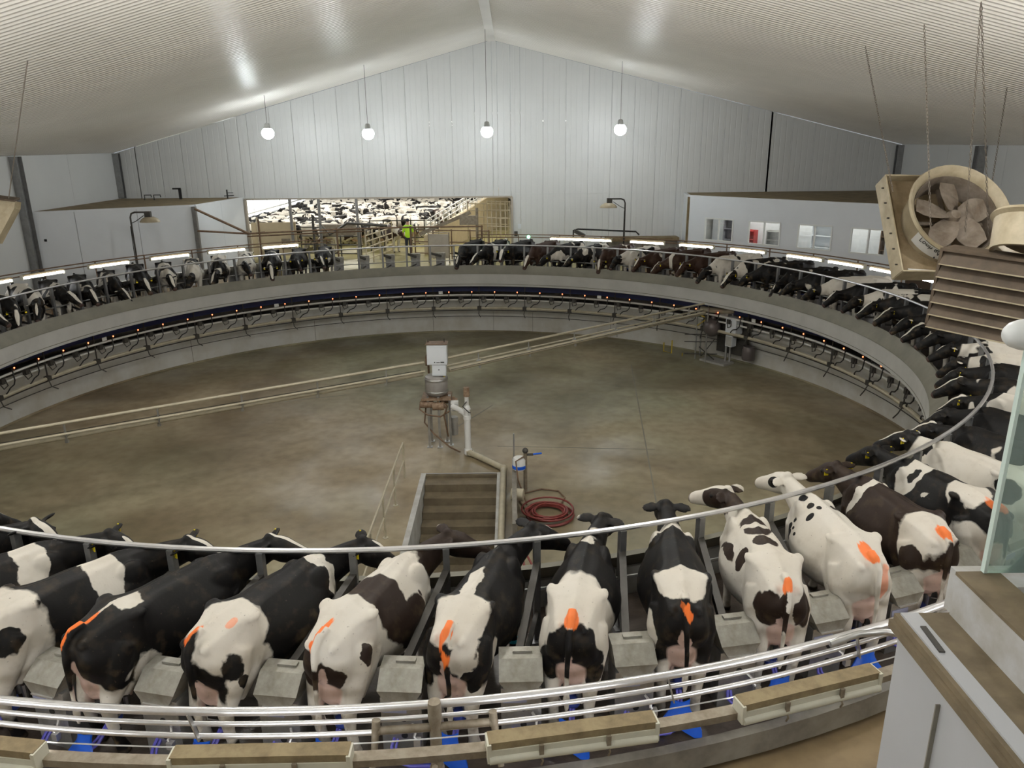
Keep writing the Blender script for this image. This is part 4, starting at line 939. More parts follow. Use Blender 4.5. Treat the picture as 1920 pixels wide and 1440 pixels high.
def floor_items():
    # hose coil
    h = MB(); rnd = random.Random(3); pts = []
    for i in range(330):
        q = i * .21; r = .50 + .06 * sin(q * .23) + .05 * sin(q * .61) - .12 * (sin(q * .045) ** 2)
        r *= 1 - .25 * (i % 66 < 20) * .6
        pts.append((r * cos(q) + .03 * sin(q * .17), r * 1.05 * sin(q) * .95, .025 + i * .00045 + .01 * sin(q * 1.7)))
    h.tube(pts, .022, 6)
    t = thing('hose_coil', 'loose coil of dark red water hose lying on the pit floor by the stairs', 'hose', (2.78, -4.30, Z_PIT))
    h.build('coil', M['redhose'], t, True)
    m = MB(); m.tube([(-.5, .3, .03), (-.62, .7, .03), (-.5, 1.1, .03), (-.1, 1.32, .03), (.3, 1.2, .03), (.42, .85, .03), (.3, .5, .03)], .02, 6); m.build('loose_end', M['rust'], t, True)
    # hose post with drum and blue valve
    p = thing('hose_bib_post', 'slim post with a hose drum and blue tap beside the red hose coil', 'hose post', (2.18, -3.5, Z_PIT))
    m = MB(); m.box((-.14, -.5, .28), (.10, 3.4, .56)); m.build('upstand', M['rim'], p)
    m = MB(); m.bar((-.14, 1.25, 0), (-.14, 1.25, 1.15), .03, .05); m.build('stake', M['steel'], p)
    m = MB(); m.tube([(.12, .35, 0), (.12, .35, 1.05)], .045, 10); m.build('pole', M['dustpost'], p, True)
    m = MB(); m.lathe([(0, .62), (.15, .62), (.16, .66), (.16, .86), (.13, .90), (0, .90)], 18, c=(-.02, .38, 0)); m.build('canister', M['pvc'], p, True)
    m = MB(); m.lathe([(.155, .64), (.165, .65), (.165, .72), (.155, .73)], 18, c=(-.02, .38, 0)); m.build('blue_label', M['blue'], p, True)
    m = MB(); m.ball((.12, .35, 1.08), .07, 12, 8); m.tube([(.12, .35, .98), (.3, .36, .98)], .03, 8); m.build('valve', M['dark'], p, True)
    m = MB(); m.tube([(.28, .36, .98), (.5, .38, 1.0)], .022, 8); m.build('tap_handle', M['blue'], p, True)
    m = MB(); m.tube([(.08, .3, .95), (-.1, .15, .9), (-.05, 0, .5), (.08, -.1, .15), (.14, -.3, .03)], .018, 6); m.build('feed_hose', M['rust'], p, True)
    m = MB(); m.tube([(-.20, -.55, .42), (.06, -.6, .42)], .14, 14); m.build('hose_reel', M['beige'], p, True)
    # bundle of red hoses at the stair wall
    b = thing('hose_bundle', 'bundle of short red hoses on the stair wall behind the black cow', 'hose', (1.95, -6.9, Z_PIT))
    for k in range(5):
        m = MB(); x = .05 * k; m.tube([(x, .3, .62), (x + .05, 0, .66), (x + .10 * (k - 2), -.3, .5), (x + .12 * (k - 2), -.5, .15)], .022, 6); m.build('hose', M['redhose'], b, True)
    # stair handrail
    s = thing('stair_handrail', 'beige pipe handrail standing on the pit floor beside the stairwell', 'handrail', (-.65, -2.2, Z_PIT))
    m = MB(); m.tube([(0, 0, .0), (0, 0, .92), (-.02, -3.0, .92), (-.04, -6, .92)], .024, 8); m.build('top_rail', M['beige'], s, True)
    m = MB(); m.tube([(0, 0, .46), (-.04, -6, .46)], .02, 8); m.build('middle_rail', M['beige'], s, True)
    for y in (-1.5, -3.0, -4.5):
        m = MB(); m.tube([(-.01, y, 0), (-.01, y, .92)], .02, 8); m.lathe([(0, .012), (.06, .012), (.06, 0)], 10, c=(-.01, y, 0)); m.build('baluster', M['beige'], s, True)
floor_items()

# ------------------------------------------------------------------ annexes
def panel_wall(parent, a, b, z0, z1, th, mt, name='wall_panel', seg=2.2):
    a, b = Vector(a), Vector(b); d = b - a; L_ = d.length; u = d / L_; n = max(1, int(round(L_ / seg)))
    for i in range(n):
        p, q = a + u * (L_ * i / n + .006), a + u * (L_ * (i + 1) / n - .006)
        m = MB(); m.bar(Vector((p.x, p.y, (z0 + z1) / 2)), Vector((q.x, q.y, (z0 + z1) / 2)), th, z1 - z0); m.build(name, mt, parent)

def annexes():
    A = thing('blank_annex', 'low white panelled annex with a dusty flat roof left of the pen opening', 'room')
    pts = [(-16.14, 10.3), (-14.9, 10.95), (-11.05, 13.05), (-10.52, 17.38)]
    for i in range(3): panel_wall(A, (*pts[i], 0), (*pts[i + 1], 0), Z_OP, 2.93, .10, M['annex'])
    m = MB(); m.prism(pts + [(-16.14, 17.38)], 2.94, 3.0); m.build('roof', M['dusty'], A)
    for i in range(3):
        m = MB(); m.bar((*pts[i], 2.965), (*pts[i + 1], 2.965), .13, .075); m.build('roof_trim', M['wbox'], A)
    m = MB(); m.bar((-11.05, 12.98, Z_OP), (-11.05, 12.98, 2.93), .16, .16); m.build('corner_post', M['post'], A)
    m = MB(); m.box((-15.85, 10.36, 1.92), (.09, .03, .09)); m.build('port', M['black'], A)
    # strut from the corner post to the pipe over the entry
    st = thing('entry_strut', 'rusty diagonal strut from the annex corner post to the entry pipe', 'strut')
    m = MB(); m.tube([(-11.0, 12.9, 2.85), (-9.2, 13.9, 1.70)], .05, 8); m.build('brace', M['rust'], st, True)
    m = MB(); m.tube([(-11.0, 12.9, 1.95), (-9.2, 13.9, 1.70), (-8.6, 14.2, 1.72)], .04, 8); m.build('brace', M['rust'], st, True)
    # things lying on the roof
    for x, y, lab in ((-14.5, 16.2, 'pair of bent black brackets on the blank annex roof'), (-13.0, 16.5, 'black hooked bracket upright on the blank annex roof'), (-10.9, 16.6, 'small black cross-shaped tap upright at the annex roof edge')):
        m = MB()
        if 'pair' in lab: m.tube([(0, 0, 0), (0, 0, .22), (.3, 0, .22), (.3, 0, .12)], .025, 6); m.tube([(.42, 0, 0), (.42, 0, .22), (.72, 0, .22), (.72, 0, .12)], .025, 6)
        elif 'hooked' in lab: m.box((0, 0, .25), (.12, .06, .5)); m.box((-.14, 0, .47), (.36, .06, .07))
        else: m.box((0, 0, .2), (.05, .05, .4)); m.tube([(-.15, 0, .12), (.3, 0, .14)], .02, 6); m.tube([(.0, 0, .26), (.28, 0, .26)], .015, 6)
        o = m.build('roof_bracket', M['black']); o.location = (x, y, 3.0); tag(o, lab, 'bracket')
    # windowed annex
    B = thing('windowed_annex', 'low white annex with four sliding windows and a dusty flat roof', 'room')
    pts = [(10.2, 17.38), (10.0, 15.6), (16.45, 9.15), (20.0, 8.7)]
    panel_wall(B, (*pts[0], 0), (*pts[1], 0), Z_OP, 2.93, .1, M['annex'])
    m = MB(); m.prism(pts + [(20.0, 17.38)], 2.94, 3.0); m.build('roof', M['dusty'], B)
    for i in range(3):
        m = MB(); m.bar((*pts[i], 2.965), (*pts[i + 1], 2.965), .13, .075); m.build('roof_trim', M['wbox'], B)
    m = MB(); m.bar((9.97, 15.55, Z_OP), (9.97, 15.55, 2.93), .09, .09); m.build('corner_post', M['dusty'], B)
    panel_wall(B, (17.75, 8.985, 0), (*pts[3], 0), Z_OP, 2.93, .1, M['annex']); panel_wall(B, (*pts[2], 0), (16.8, 9.106, 0), Z_OP, 2.93, .1, M['annex']); panel_wall(B, (16.8, 9.106, 0), (17.75, 8.985, 0), 2.05, 2.93, .1, M['annex'])
    m = MB(); m.bar((16.83, 9.12, (Z_OP + 2.04) / 2), (17.72, 9.0, (Z_OP + 2.04) / 2), .05, 2.03 - Z_OP); dr = m.build('door', M['doorbrown'], B); m = MB(); m.tube([(16.95, 9.02, .75), (16.95, 9.02, .95)], .02, 8); m.build('handle', M['steel'], dr, True)
    a = Vector((10.0, 15.6, 0)); d = Vector((16.45, 9.15, 0)) - a; L_ = d.length; u = d.normalized(); nrm = Vector((-u.y, u.x, 0))
    if nrm.dot(Vector((1, 1, 0))) > 0: nrm = -nrm       # towards the pit
    wins = [(.93, 2.27), (3.03, 4.42), (5.20, 6.56), (7.32, 8.64)]; z0, z1 = 1.12, 2.06
    def piece(s0, s1, za, zb):
        m = MB(); m.bar(a + u * s0 + Vector((0, 0, (za + zb) / 2)), a + u * s1 + Vector((0, 0, (za + zb) / 2)), .1, zb - za); m.build('wall_panel', M['annex'], B)
    s = 0
    for (w0, w1) in wins:
        piece(s, w0, Z_OP, 2.93); piece(w0, w1, Z_OP, z0); piece(w0, w1, z1, 2.93); s = w1
    piece(s, L_, Z_OP, 2.93)
    for (w0, w1) in wins:
        wv = thing('window', None, None); wv.parent = B; del_ = None
        m = MB(); Zc = (z0 + z1) / 2
        for (p0, p1) in (((w0, z0), (w1, z0)), ((w0, z1), (w1, z1)), ((w0, z0), (w0, z1)), ((w1, z0), (w1, z1)), (((w0 + w1) / 2, z0), ((w0 + w1) / 2, z1))):
            m.bar(a + u * p0[0] + nrm * .04 + Vector((0, 0, p0[1])), a + u * p1[0] + nrm * .04 + Vector((0, 0, p1[1])), .06, .06, up=(u.x, u.y, 0) if p0[0] == p1[0] else (0, 0, 1))
        bpy.data.objects.remove(wv); wf = m.build('window', M['whitecap'], B)
        for q0, q1 in ((w0, (w0 + w1) / 2), ((w0 + w1) / 2, w1)):
            m = MB(); c = a + u * ((q0 + q1) / 2) + nrm * .03 + Vector((0, 0, Zc)); m.bar(a + u * (q0 + .03) + nrm * .03 + Vector((0, 0, Zc)), a + u * (q1 - .03) + nrm * .03 + Vector((0, 0, Zc)), .008, z1 - z0 - .06); m.build('pane', M['pane'], wf)
    # the room behind the windows
    m = MB(); o1 = a - nrm * 2.2; m.bar(o1 + Vector((0, 0, 1)), o1 + u * (L_ - .1) + Vector((0, 0, 1)), .06, 3.9); m.build('inner_wall', M['annex'], B)
    m = MB(); m.bar(a - nrm * 1.1 + Vector((0, 0, -.02)), a - nrm * 1.1 + u * L_ + Vector((0, 0, -.02)), 2.2, .05); m.build('inner_floor', M['gbox'], B)
    m = MB(); m.bar(a - nrm * 1.1 + u * .8 + Vector((0, 0, 2.8)), a - nrm * 1.1 + u * (L_ - .6) + Vector((0, 0, 2.8)), .3, .05); m.build('ceiling_light', M['tubesoft'], B)
    for (s0, s1, hh, mt, lab, nm) in ((1.0, 1.7, 2.0, 'shelf', 'dark storage rack seen through the annex window beside a red cabinet', 'storage_rack'), (1.8, 2.5, 1.5, 'red', 'red tool cabinet seen through the annex window', 'tool_cabinet'), (3.1, 4.3, 1.55, 'steel', 'steel bench with bottles seen through the second annex window', 'bench'), (5.1, 6.0, 2.0, 'wbox', 'white shelving unit seen through the third annex window', 'shelving_unit'), (7.9, 8.6, 2.2, 'rust', 'brown locker seen through the last annex window', 'locker')):
        t = thing(nm, lab, 'furniture', a - nrm * 1.6 + u * ((s0 + s1) / 2), math.atan2(u.y, u.x))
        wd = s1 - s0
        m = MB(); m.box((0, .16, hh / 2), (wd, .03, hh)); m.build('back', M[mt], t)
        for x in (-wd / 2, wd / 2):
            m = MB(); m.box((x, 0, hh / 2), (.04, .34, hh)); m.build('side', M[mt], t)
        for k in range(5):
            m = MB(); m.box((0, 0, .05 + (hh - .1) * k / 4), (wd, .34, .03)); m.build('shelf', M[mt], t)
M['doorbrown'] = mat('brown_door', (.10, .065, .045), .5, var=.2, vscale=3); M['tubesoft'] = mat('annex_light', (1, 1, 1), .3, emit=(1, .95, .85), estr=12)
annexes()

def control_post():
    t = thing('control_post', 'red control box on a pipe stand with a looped black cable beside the side wall', 'control box', pol(15.55, 163.4, Z_OP))
    m = MB(); m.tube([(0, 0, 0), (0, 0, 2.3)], .04, 8); m.build('stand', M['rust'], t, True)
    m = MB(); m.box((.02, -.1, 1.75), (.32, .2, .62)); b = m.build('box', M['red'], t)
    m = MB(); m.box((.02, -.205, 1.75), (.26, .012, .10)); m.build('plate', M['paper'], b)
    m = MB(); m.tube([(.1, -.05, 2.1), (.35, -.05, 2.2), (.55, -.05, 2.05), (.5, -.05, 1.8), (.25, -.05, 1.65)], .016, 6); m.build('cable', M['black'], t, True)

def floodlights():
    for a, lab, flip in ((142.0, 'gooseneck floodlight on a bent pole before the blank annex', 1), (63.2, 'gooseneck floodlight on a bent pole before the gable wall', 1)):
        b = pol(15.2, a, Z_OP); t = thing('gooseneck_floodlight', lab, 'floodlight', b)
        e = 1 if a > 90 else -1
        H = 3.34
        m = MB(); m.tube([(0, 0, 0), (0, 0, H - .18), (e * .05, 0, H - .05), (e * .18, 0, H), (e * .62, 0, H)], .032, 8); m.build('pole', M['dark'], t, True)
        m = MB(); m.tube([(0, -.04, H - .4), (e * .2, -.04, H - .32), (e * .5, 0, H - .12)], .014, 6); m.tube([(-.03, -.03, H - .5), (-.04, -.04, H - 1.5), (-.02, -.03, H - 2.6)], .014, 6); m.build('cable', M['black'], t, True)
        m = MB(); m.box((e * .66, 0, H - .08), (.22, .14, .22)); m.build('ballast', M['dark'], t)
        m = MB(); n = 12
        m.loft([[Vector((e * .70 + sx * cos(2 * pi * k / n), sy * sin(2 * pi * k / n), z)) for k in range(n)] for z, sx, sy in ((H - .17, .16, .14), (H - .24, .30, .22), (H - .33, .37, .28), (H - .36, .37, .28))]); m.build('hood', M['fan'], t, True)
    t = thing('folded_floodlight', 'black floodlight folded flat on the rail before the gable wall', 'floodlight', pol(15.35, 71.5, 1.34), rad(-10))
    m = MB(); m.tube([(-.1, 0, 0), (-.1, 0, .28), (.1, 0, .34), (2.6, .1, .24), (2.75, .1, .1)], .035, 8); m.build('pole', M['black'], t, True)
    m = MB(); m.box((.18, 0, .15), (.5, .3, .14), Matrix.Rotation(.5, 3, 'Y')); m.build('head', M['dark'], t)
    g = MB(); g.ball((0, 0, 0), .07, 12, 8); o = g.build('signal_light', M['greenled'], None, True); o.location = pol(15.0, 79.2, 1.34); tag(o, 'small glowing green signal light above the cows before the gable wall', 'light')
    w = thing('wall_ledge', 'dusty brown ledge along the gable wall beside the windowed annex', 'ledge', (8.2, 16.9, .93)); m = MB(); m.box((0, .2, 0), (3.4, .75, .16)); m.build('top', M['dusty'], w); m = MB(); m.box((0, .25, -.98), (3.3, .6, 1.8)); m.build('support', M['rim'], w)
    for x, z, lab in ((2.45, 1.52, 'small white switch box on the gable wall beside the pen opening'), (2.28, 1.18, 'small dark outlet box on the gable wall beside the pen opening')):
        m = MB(); m.box((0, 0, 0), (.16, .06, .22)); m.box((0, -.035, 0), (.10, .02, .14)); o = m.build('switch_box', M['wbox'] if 'white' in lab else M['dark']); o.location = (x, YB - .03, z); tag(o, lab, 'switch box')
control_post()
floodlights()

# ------------------------------------------------------------------ pen behind the opening
def pen():
    me, tips = cow_mesh('pen_cow_body', 0, -4, 8, -38, voxel=.042, smooth=1); me.materials.append(M['coat'])
    rnd = random.Random(5); n = 0
    y = 21.6; row = 0
    while y < 46 and n < 250:
        x = -12.2 + rnd.uniform(0, .8)
        while x < -4.7 + (y - 19.2) * .263 and n < 250:
            wh = rnd.choice((.42, .5, .56, .62)); o = link('holding_pen_cow', me)
            o.location = (x, y + rnd.uniform(-.35, .35), -.01); o.rotation_euler = (0, 0, rad(rnd.choice((-90, -80, -100, 180, 0, -60, -130, 170)) + rnd.uniform(-15, 15))); o.scale = (rnd.uniform(.93, 1.03),) * 3
            o['coat_seed'] = [rnd.uniform(-40, 40) for _ in range(3)]; o['coat_white'] = wh; o['coat_brown'] = 1.0 if rnd.random() < .06 else 0.0; o['coat_blaze'] = 1.0
            kd = 'reddish brown and white' if o['coat_brown'] > .5 else 'mostly white' if wh > .55 else 'evenly patched black and white' if wh > .45 else 'mostly black'
            tag(o, kd + ' cow crowded among others in the bright holding pen', 'cow', kd + ' cows crowded in the holding pen'); n += 1
            x += rnd.uniform(.95, 1.5)
        y += 1.15; row += 1
    # shell of the pen
    m = MB(); m.box((-1, YB + 30, 3), (44, .1, 8)); tag(m.build('wall_pen_end', M['wall']), kind='structure')
    m = MB(); m.box((-15.2, YB + 15, 3), (.1, 30, 8)); tag(m.build('wall_pen_left', M['wall']), kind='structure')
    m = MB(); m.box((14, YB + 15, 3), (.1, 30, 8)); tag(m.build('wall_pen_right', M['wall']), kind='structure')
    m = MB(); m.box((-3, YB + 15.1, 6.6), (36, 30, .1)); tag(m.build('ceiling_pen', M['wall']), kind='structure')
    m = MB(); m.box((-15.0, YB + 15, 2.6), (.06, 27, 3.6)); cu = tag(m.build('window_1', M['curtain']), kind='structure')
    for k in range(9):
        m = MB(); m.box((-14.93, YB + 3 + 3 * k, 2.6), (.05, .10, 3.6)); m.build('mullion', M['pvc'], cu)
    for z in (.85, 1.25): 
        m = MB(); m.box((-14.2, YB + 15, z), (.08, 27, .08)); m.build('rail', M['pvc'], cu)
    # concrete crowd panel and posts
    t = thing('crowd_barrier', 'dirty beige crowd panel standing in the left end of the pen opening', 'panel', (-9.45, 18.3, 0))
    m = MB(); m.box((0, 0, .95), (2.15, .08, 1.6)); m.build('board', M['ramp'], t)
    m = MB(); m.box((.55, -.05, .72), (.42, .03, .5)); m.build('hatch', M['dustpost'], t)
    for x in (-.75, .95):
        m = MB(); m.tube([(x, -.08, 0), (x, -.08, 2.0)], .05, 8); m.build('post', M['penrail'], t, True)
    for x, lab in ((-8.3, 'slim steel post in the pen opening at the edge of the crowd panel'), (-6.95, 'slim steel post in the pen opening between its neighbours'), (-5.18, 'slim steel post in the pen opening beside the sorting gate')):
        m = MB(); m.box((0, 0, 1.44), (.11, .11, 2.88)); m.box((0, 0, .02), (.25, .25, .04)); o = m.build('opening_post', M['post']); o.location = (x, YB - .14, 0); tag(o, lab, 'post')
    # entry gates
    def gate(name, lab, p0, p1, h, n, mt, bars=5, r=.028):
        t = thing(name, lab, 'gate'); p0, p1 = Vector(p0), Vector(p1)
        for k in range(bars):
            z = .25 + (h - .25) * k / (bars - 1); m = MB(); m.tube([p0 + Vector((0, 0, z)), p1 + Vector((0, 0, z))], r, 6); m.build('bar', M[mt], t, True)
        for k in range(n):
            q = p0.lerp(p1, k / (n - 1)); m = MB(); m.tube([q, q + Vector((0, 0, h + .05))], r * 1.2, 6); m.build('upright', M[mt], t, True)
    gate('sorting_gate', 'cream tubular sorting gate angled into the pen opening', (-4.6, 15.9, 0), (-3.9, 19.4, 0), 1.6, 5, 'penrail', 6)
    gate('crowd_gate', 'dark tubular crowd gate across the front of the packed pen', (-5.2, 20.6, 0), (-1.7, 20.6, 0), 1.55, 6, 'dark', 4)
    gate('entry_gate', 'dark angled entry gate beside the crowd panel', (-8.2, 18.4, 0), (-5.2, 17.9, 0), 1.5, 4, 'dark', 4)
    gate('exit_gate', 'tall cream tubular exit gate at the bright end of the pen opening', (.9, 18.6, 0), (2.0, 18.2, 0), 2.6, 6, 'penrail', 7)
    gate('return_gate', 'cream tubular return gate farther back at the right of the opening', (-.2, 21.5, 0), (1.9, 20.8, 0), 2.3, 6, 'penrail', 7)
    gate('walkway_gate', 'rusty low gate slanting across the way out beside the worker', (-2.6, 18.0, 0), (1.0, 17.2, 0), 1.35, 5, 'rust', 3)
    s = thing('sheet_gate', 'leaning weathered sheet gate beside the way out of the platform', 'gate', (-1.3, 16.3, 0), rad(-14)); m = MB(); m.box((0, 0, .78), (1.0, .05, 1.1)); m.build('sheet', M['galvpanel'], s); m = MB(); m.tube([(-.5, 0, 0), (-.5, 0, 1.4), (.5, 0, 1.4), (.5, 0, 0)], .035, 8); m.build('frame', M['dustpost'], s, True)
    # raised ramp with railing
    t = thing('sloped_walkway', 'beige sloped walkway wall with white tubular railing rising beside the pen', 'ramp')
    m = MB(); m.add([(-2.3, 19.2, 0), (-2.05, 19.2, 0), (-2.3, 19.2, .95), (-2.05, 19.2, .95), (1.6, 34, 0), (1.9, 34, 0), (1.6, 34, 2.6), (1.9, 34, 2.6)], [(0, 1, 3, 2), (4, 6, 7, 5), (0, 2, 6, 4), (1, 5, 7, 3), (2, 3, 7, 6), (0, 4, 5, 1)]); m.build('wall', M['ramp'], t)
    for dz in (.35, .65, .95):
        m = MB(); m.tube([(-2.18, 19.3, .95 + dz * .75), (1.75, 33.8, 2.6 + dz * .75)], .03, 6); m.build('rail', M['pvc'], t, True)
    for k in range(24):
        q = k / 23; x = -2.18 + 3.93 * q; yy = 19.3 + 14.5 * q; z = .95 + 1.65 * q; m = MB(); m.tube([(x, yy, z - .02), (x, yy, z + .74)], .03, 6); m.build('baluster', M['pvc'], t, True)
    # pipes and hoops of the entry
    t = thing('entry_pipework', 'rusty pipe frame spanning the platform entry above the way in', 'pipework')
    m = MB(); m.tube([(-9.3, 13.95, 1.70), (-6, 14.6, 1.76), (-2.4, 14.9, 1.80), (.8, 14.9, 1.80)], .035, 8); m.build('pipe', M['rust'], t, True)
    m = MB(); m.tube([(-9.3, 13.95, 1.58), (-6, 14.6, 1.64), (-4.4, 14.8, 1.66)], .03, 8); m.build('pipe', M['rust'], t, True)
    for (x, y) in ((-8.8, 14.05), (-5.6, 14.65), (-2.4, 14.9), (.75, 14.9)):
        m = MB(); m.tube([(x, y, 0), (x, y, 2.3 if x > -9 and x < -8 else 1.85)], .04, 8); m.build('upright', M['rust'], t, True)
    m = MB(); m.tube([(-6.9, 15.8, 0), (-6.9, 15.8, 2.3), (-6.2, 15.9, 1.4), (-5.4, 16, 1.9), (-3.6, 16.1, 1.75)], .06, 8); m.build('swing_arm', M['dark'], t, True)
    m = MB(); m.box((-5.9, 16.6, 1.55), (1.5, .35, .5)); m.build('cross_beam', M['dustpost'], t)
    m = MB(); m.bar((.2, 16.2, 2.3), (-2.2, 16.6, 1.3), .10, .16); m.box((.1, 16.2, 1.95), (.8, .2, .4)); m.tube([(.5, 16.2, 0), (.5, 16.2, 2.5)], .06, 8); m.build('lift_arm', M['dustpost'], t)
    # blue and white stall gear visible in the empty stalls
    # worker in a hi-vis vest
    pen_person()

def pen_person():
    P = Vector((-3.05, 19.0, 0)); t = thing('person', 'person in a yellow-green hi-vis vest and dark trousers standing by the pen gate', 'person', P, rad(100))
    V = [(0, 0, .92), (0, 0, 1.15), (0, 0, 1.40), (0, 0, 1.50), (.02, 0, 1.60), (.03, 0, 1.72),
         (0, .18, 1.40), (.05, .24, 1.14), (.20, .20, .95), (0, -.18, 1.40), (.03, -.25, 1.14), (.16, -.22, .93),
         (0, .09, .88), (.02, .10, .48), (-.01, .10, .07), (.12, .11, .04), (0, -.09, .88), (.03, -.10, .48), (0, -.10, .07), (.13, -.11, .04), (.26, .19, .92), (.22, -.22, .88)]
    R = [.15, .14, .15, .06, .085, .085, .07, .05, .04, .07, .05, .04, .10, .07, .05, .045, .10, .07, .05, .045, .045, .045]
    Ed = [(0, 1), (1, 2), (2, 3), (3, 4), (4, 5), (2, 6), (6, 7), (7, 8), (8, 20), (2, 9), (9, 10), (10, 11), (11, 21), (0, 12), (12, 13), (13, 14), (14, 15), (0, 16), (16, 17), (17, 18), (18, 19)]
    me = bpy.data.meshes.new('body'); me.from_pydata(V, Ed, []); o = bpy.data.objects.new('raw', me); C.objects.link(o)
    sk = o.modifiers.new('k', 'SKIN'); o.modifiers.new('u', 'SUBSURF').levels = 1
    if not me.skin_vertices: 
        me.skin_vertices.new() if hasattr(me.skin_vertices, 'new') else None
    if me.skin_vertices:
        for i, r in enumerate(R): me.skin_vertices[0].data[i].radius = (r, r)
        me.skin_vertices[0].data[0].use_root = True
    dg = bpy.context.evaluated_depsgraph_get(); me2 = bpy.data.meshes.new_from_object(o.evaluated_get(dg)); bpy.data.objects.remove(o)
    me2.name = 'body'
    for mt in (M['trouser'], M['skin'], M['vest']): me2.materials.append(mt)
    for p in me2.polygons:
        z = p.center.z; y = abs(p.center.y); p.use_smooth = True
        p.material_index = 0 if z < .93 and y < .17 else (1 if z > 1.5 or (z < 1.12 and y > .17) else 2)
    b = link('body', me2, t)
    m = MB(); m.ball((.025, 0, 1.715), (.11, .098, .09), 12, 8); m.box((.13, 0, 1.70), (.10, .13, .015)); m.build('cap', M['trouser'], t, True)
M['trouser'] = mat('dark_trousers', (.02, .025, .04), .8); M['skin'] = mat('skin', (.45, .27, .19), .6)
M['curtain'] = mat('daylit_curtain', (.8, .85, .88), .6, emit=(.93, .97, 1), estr=1.6)
pen()

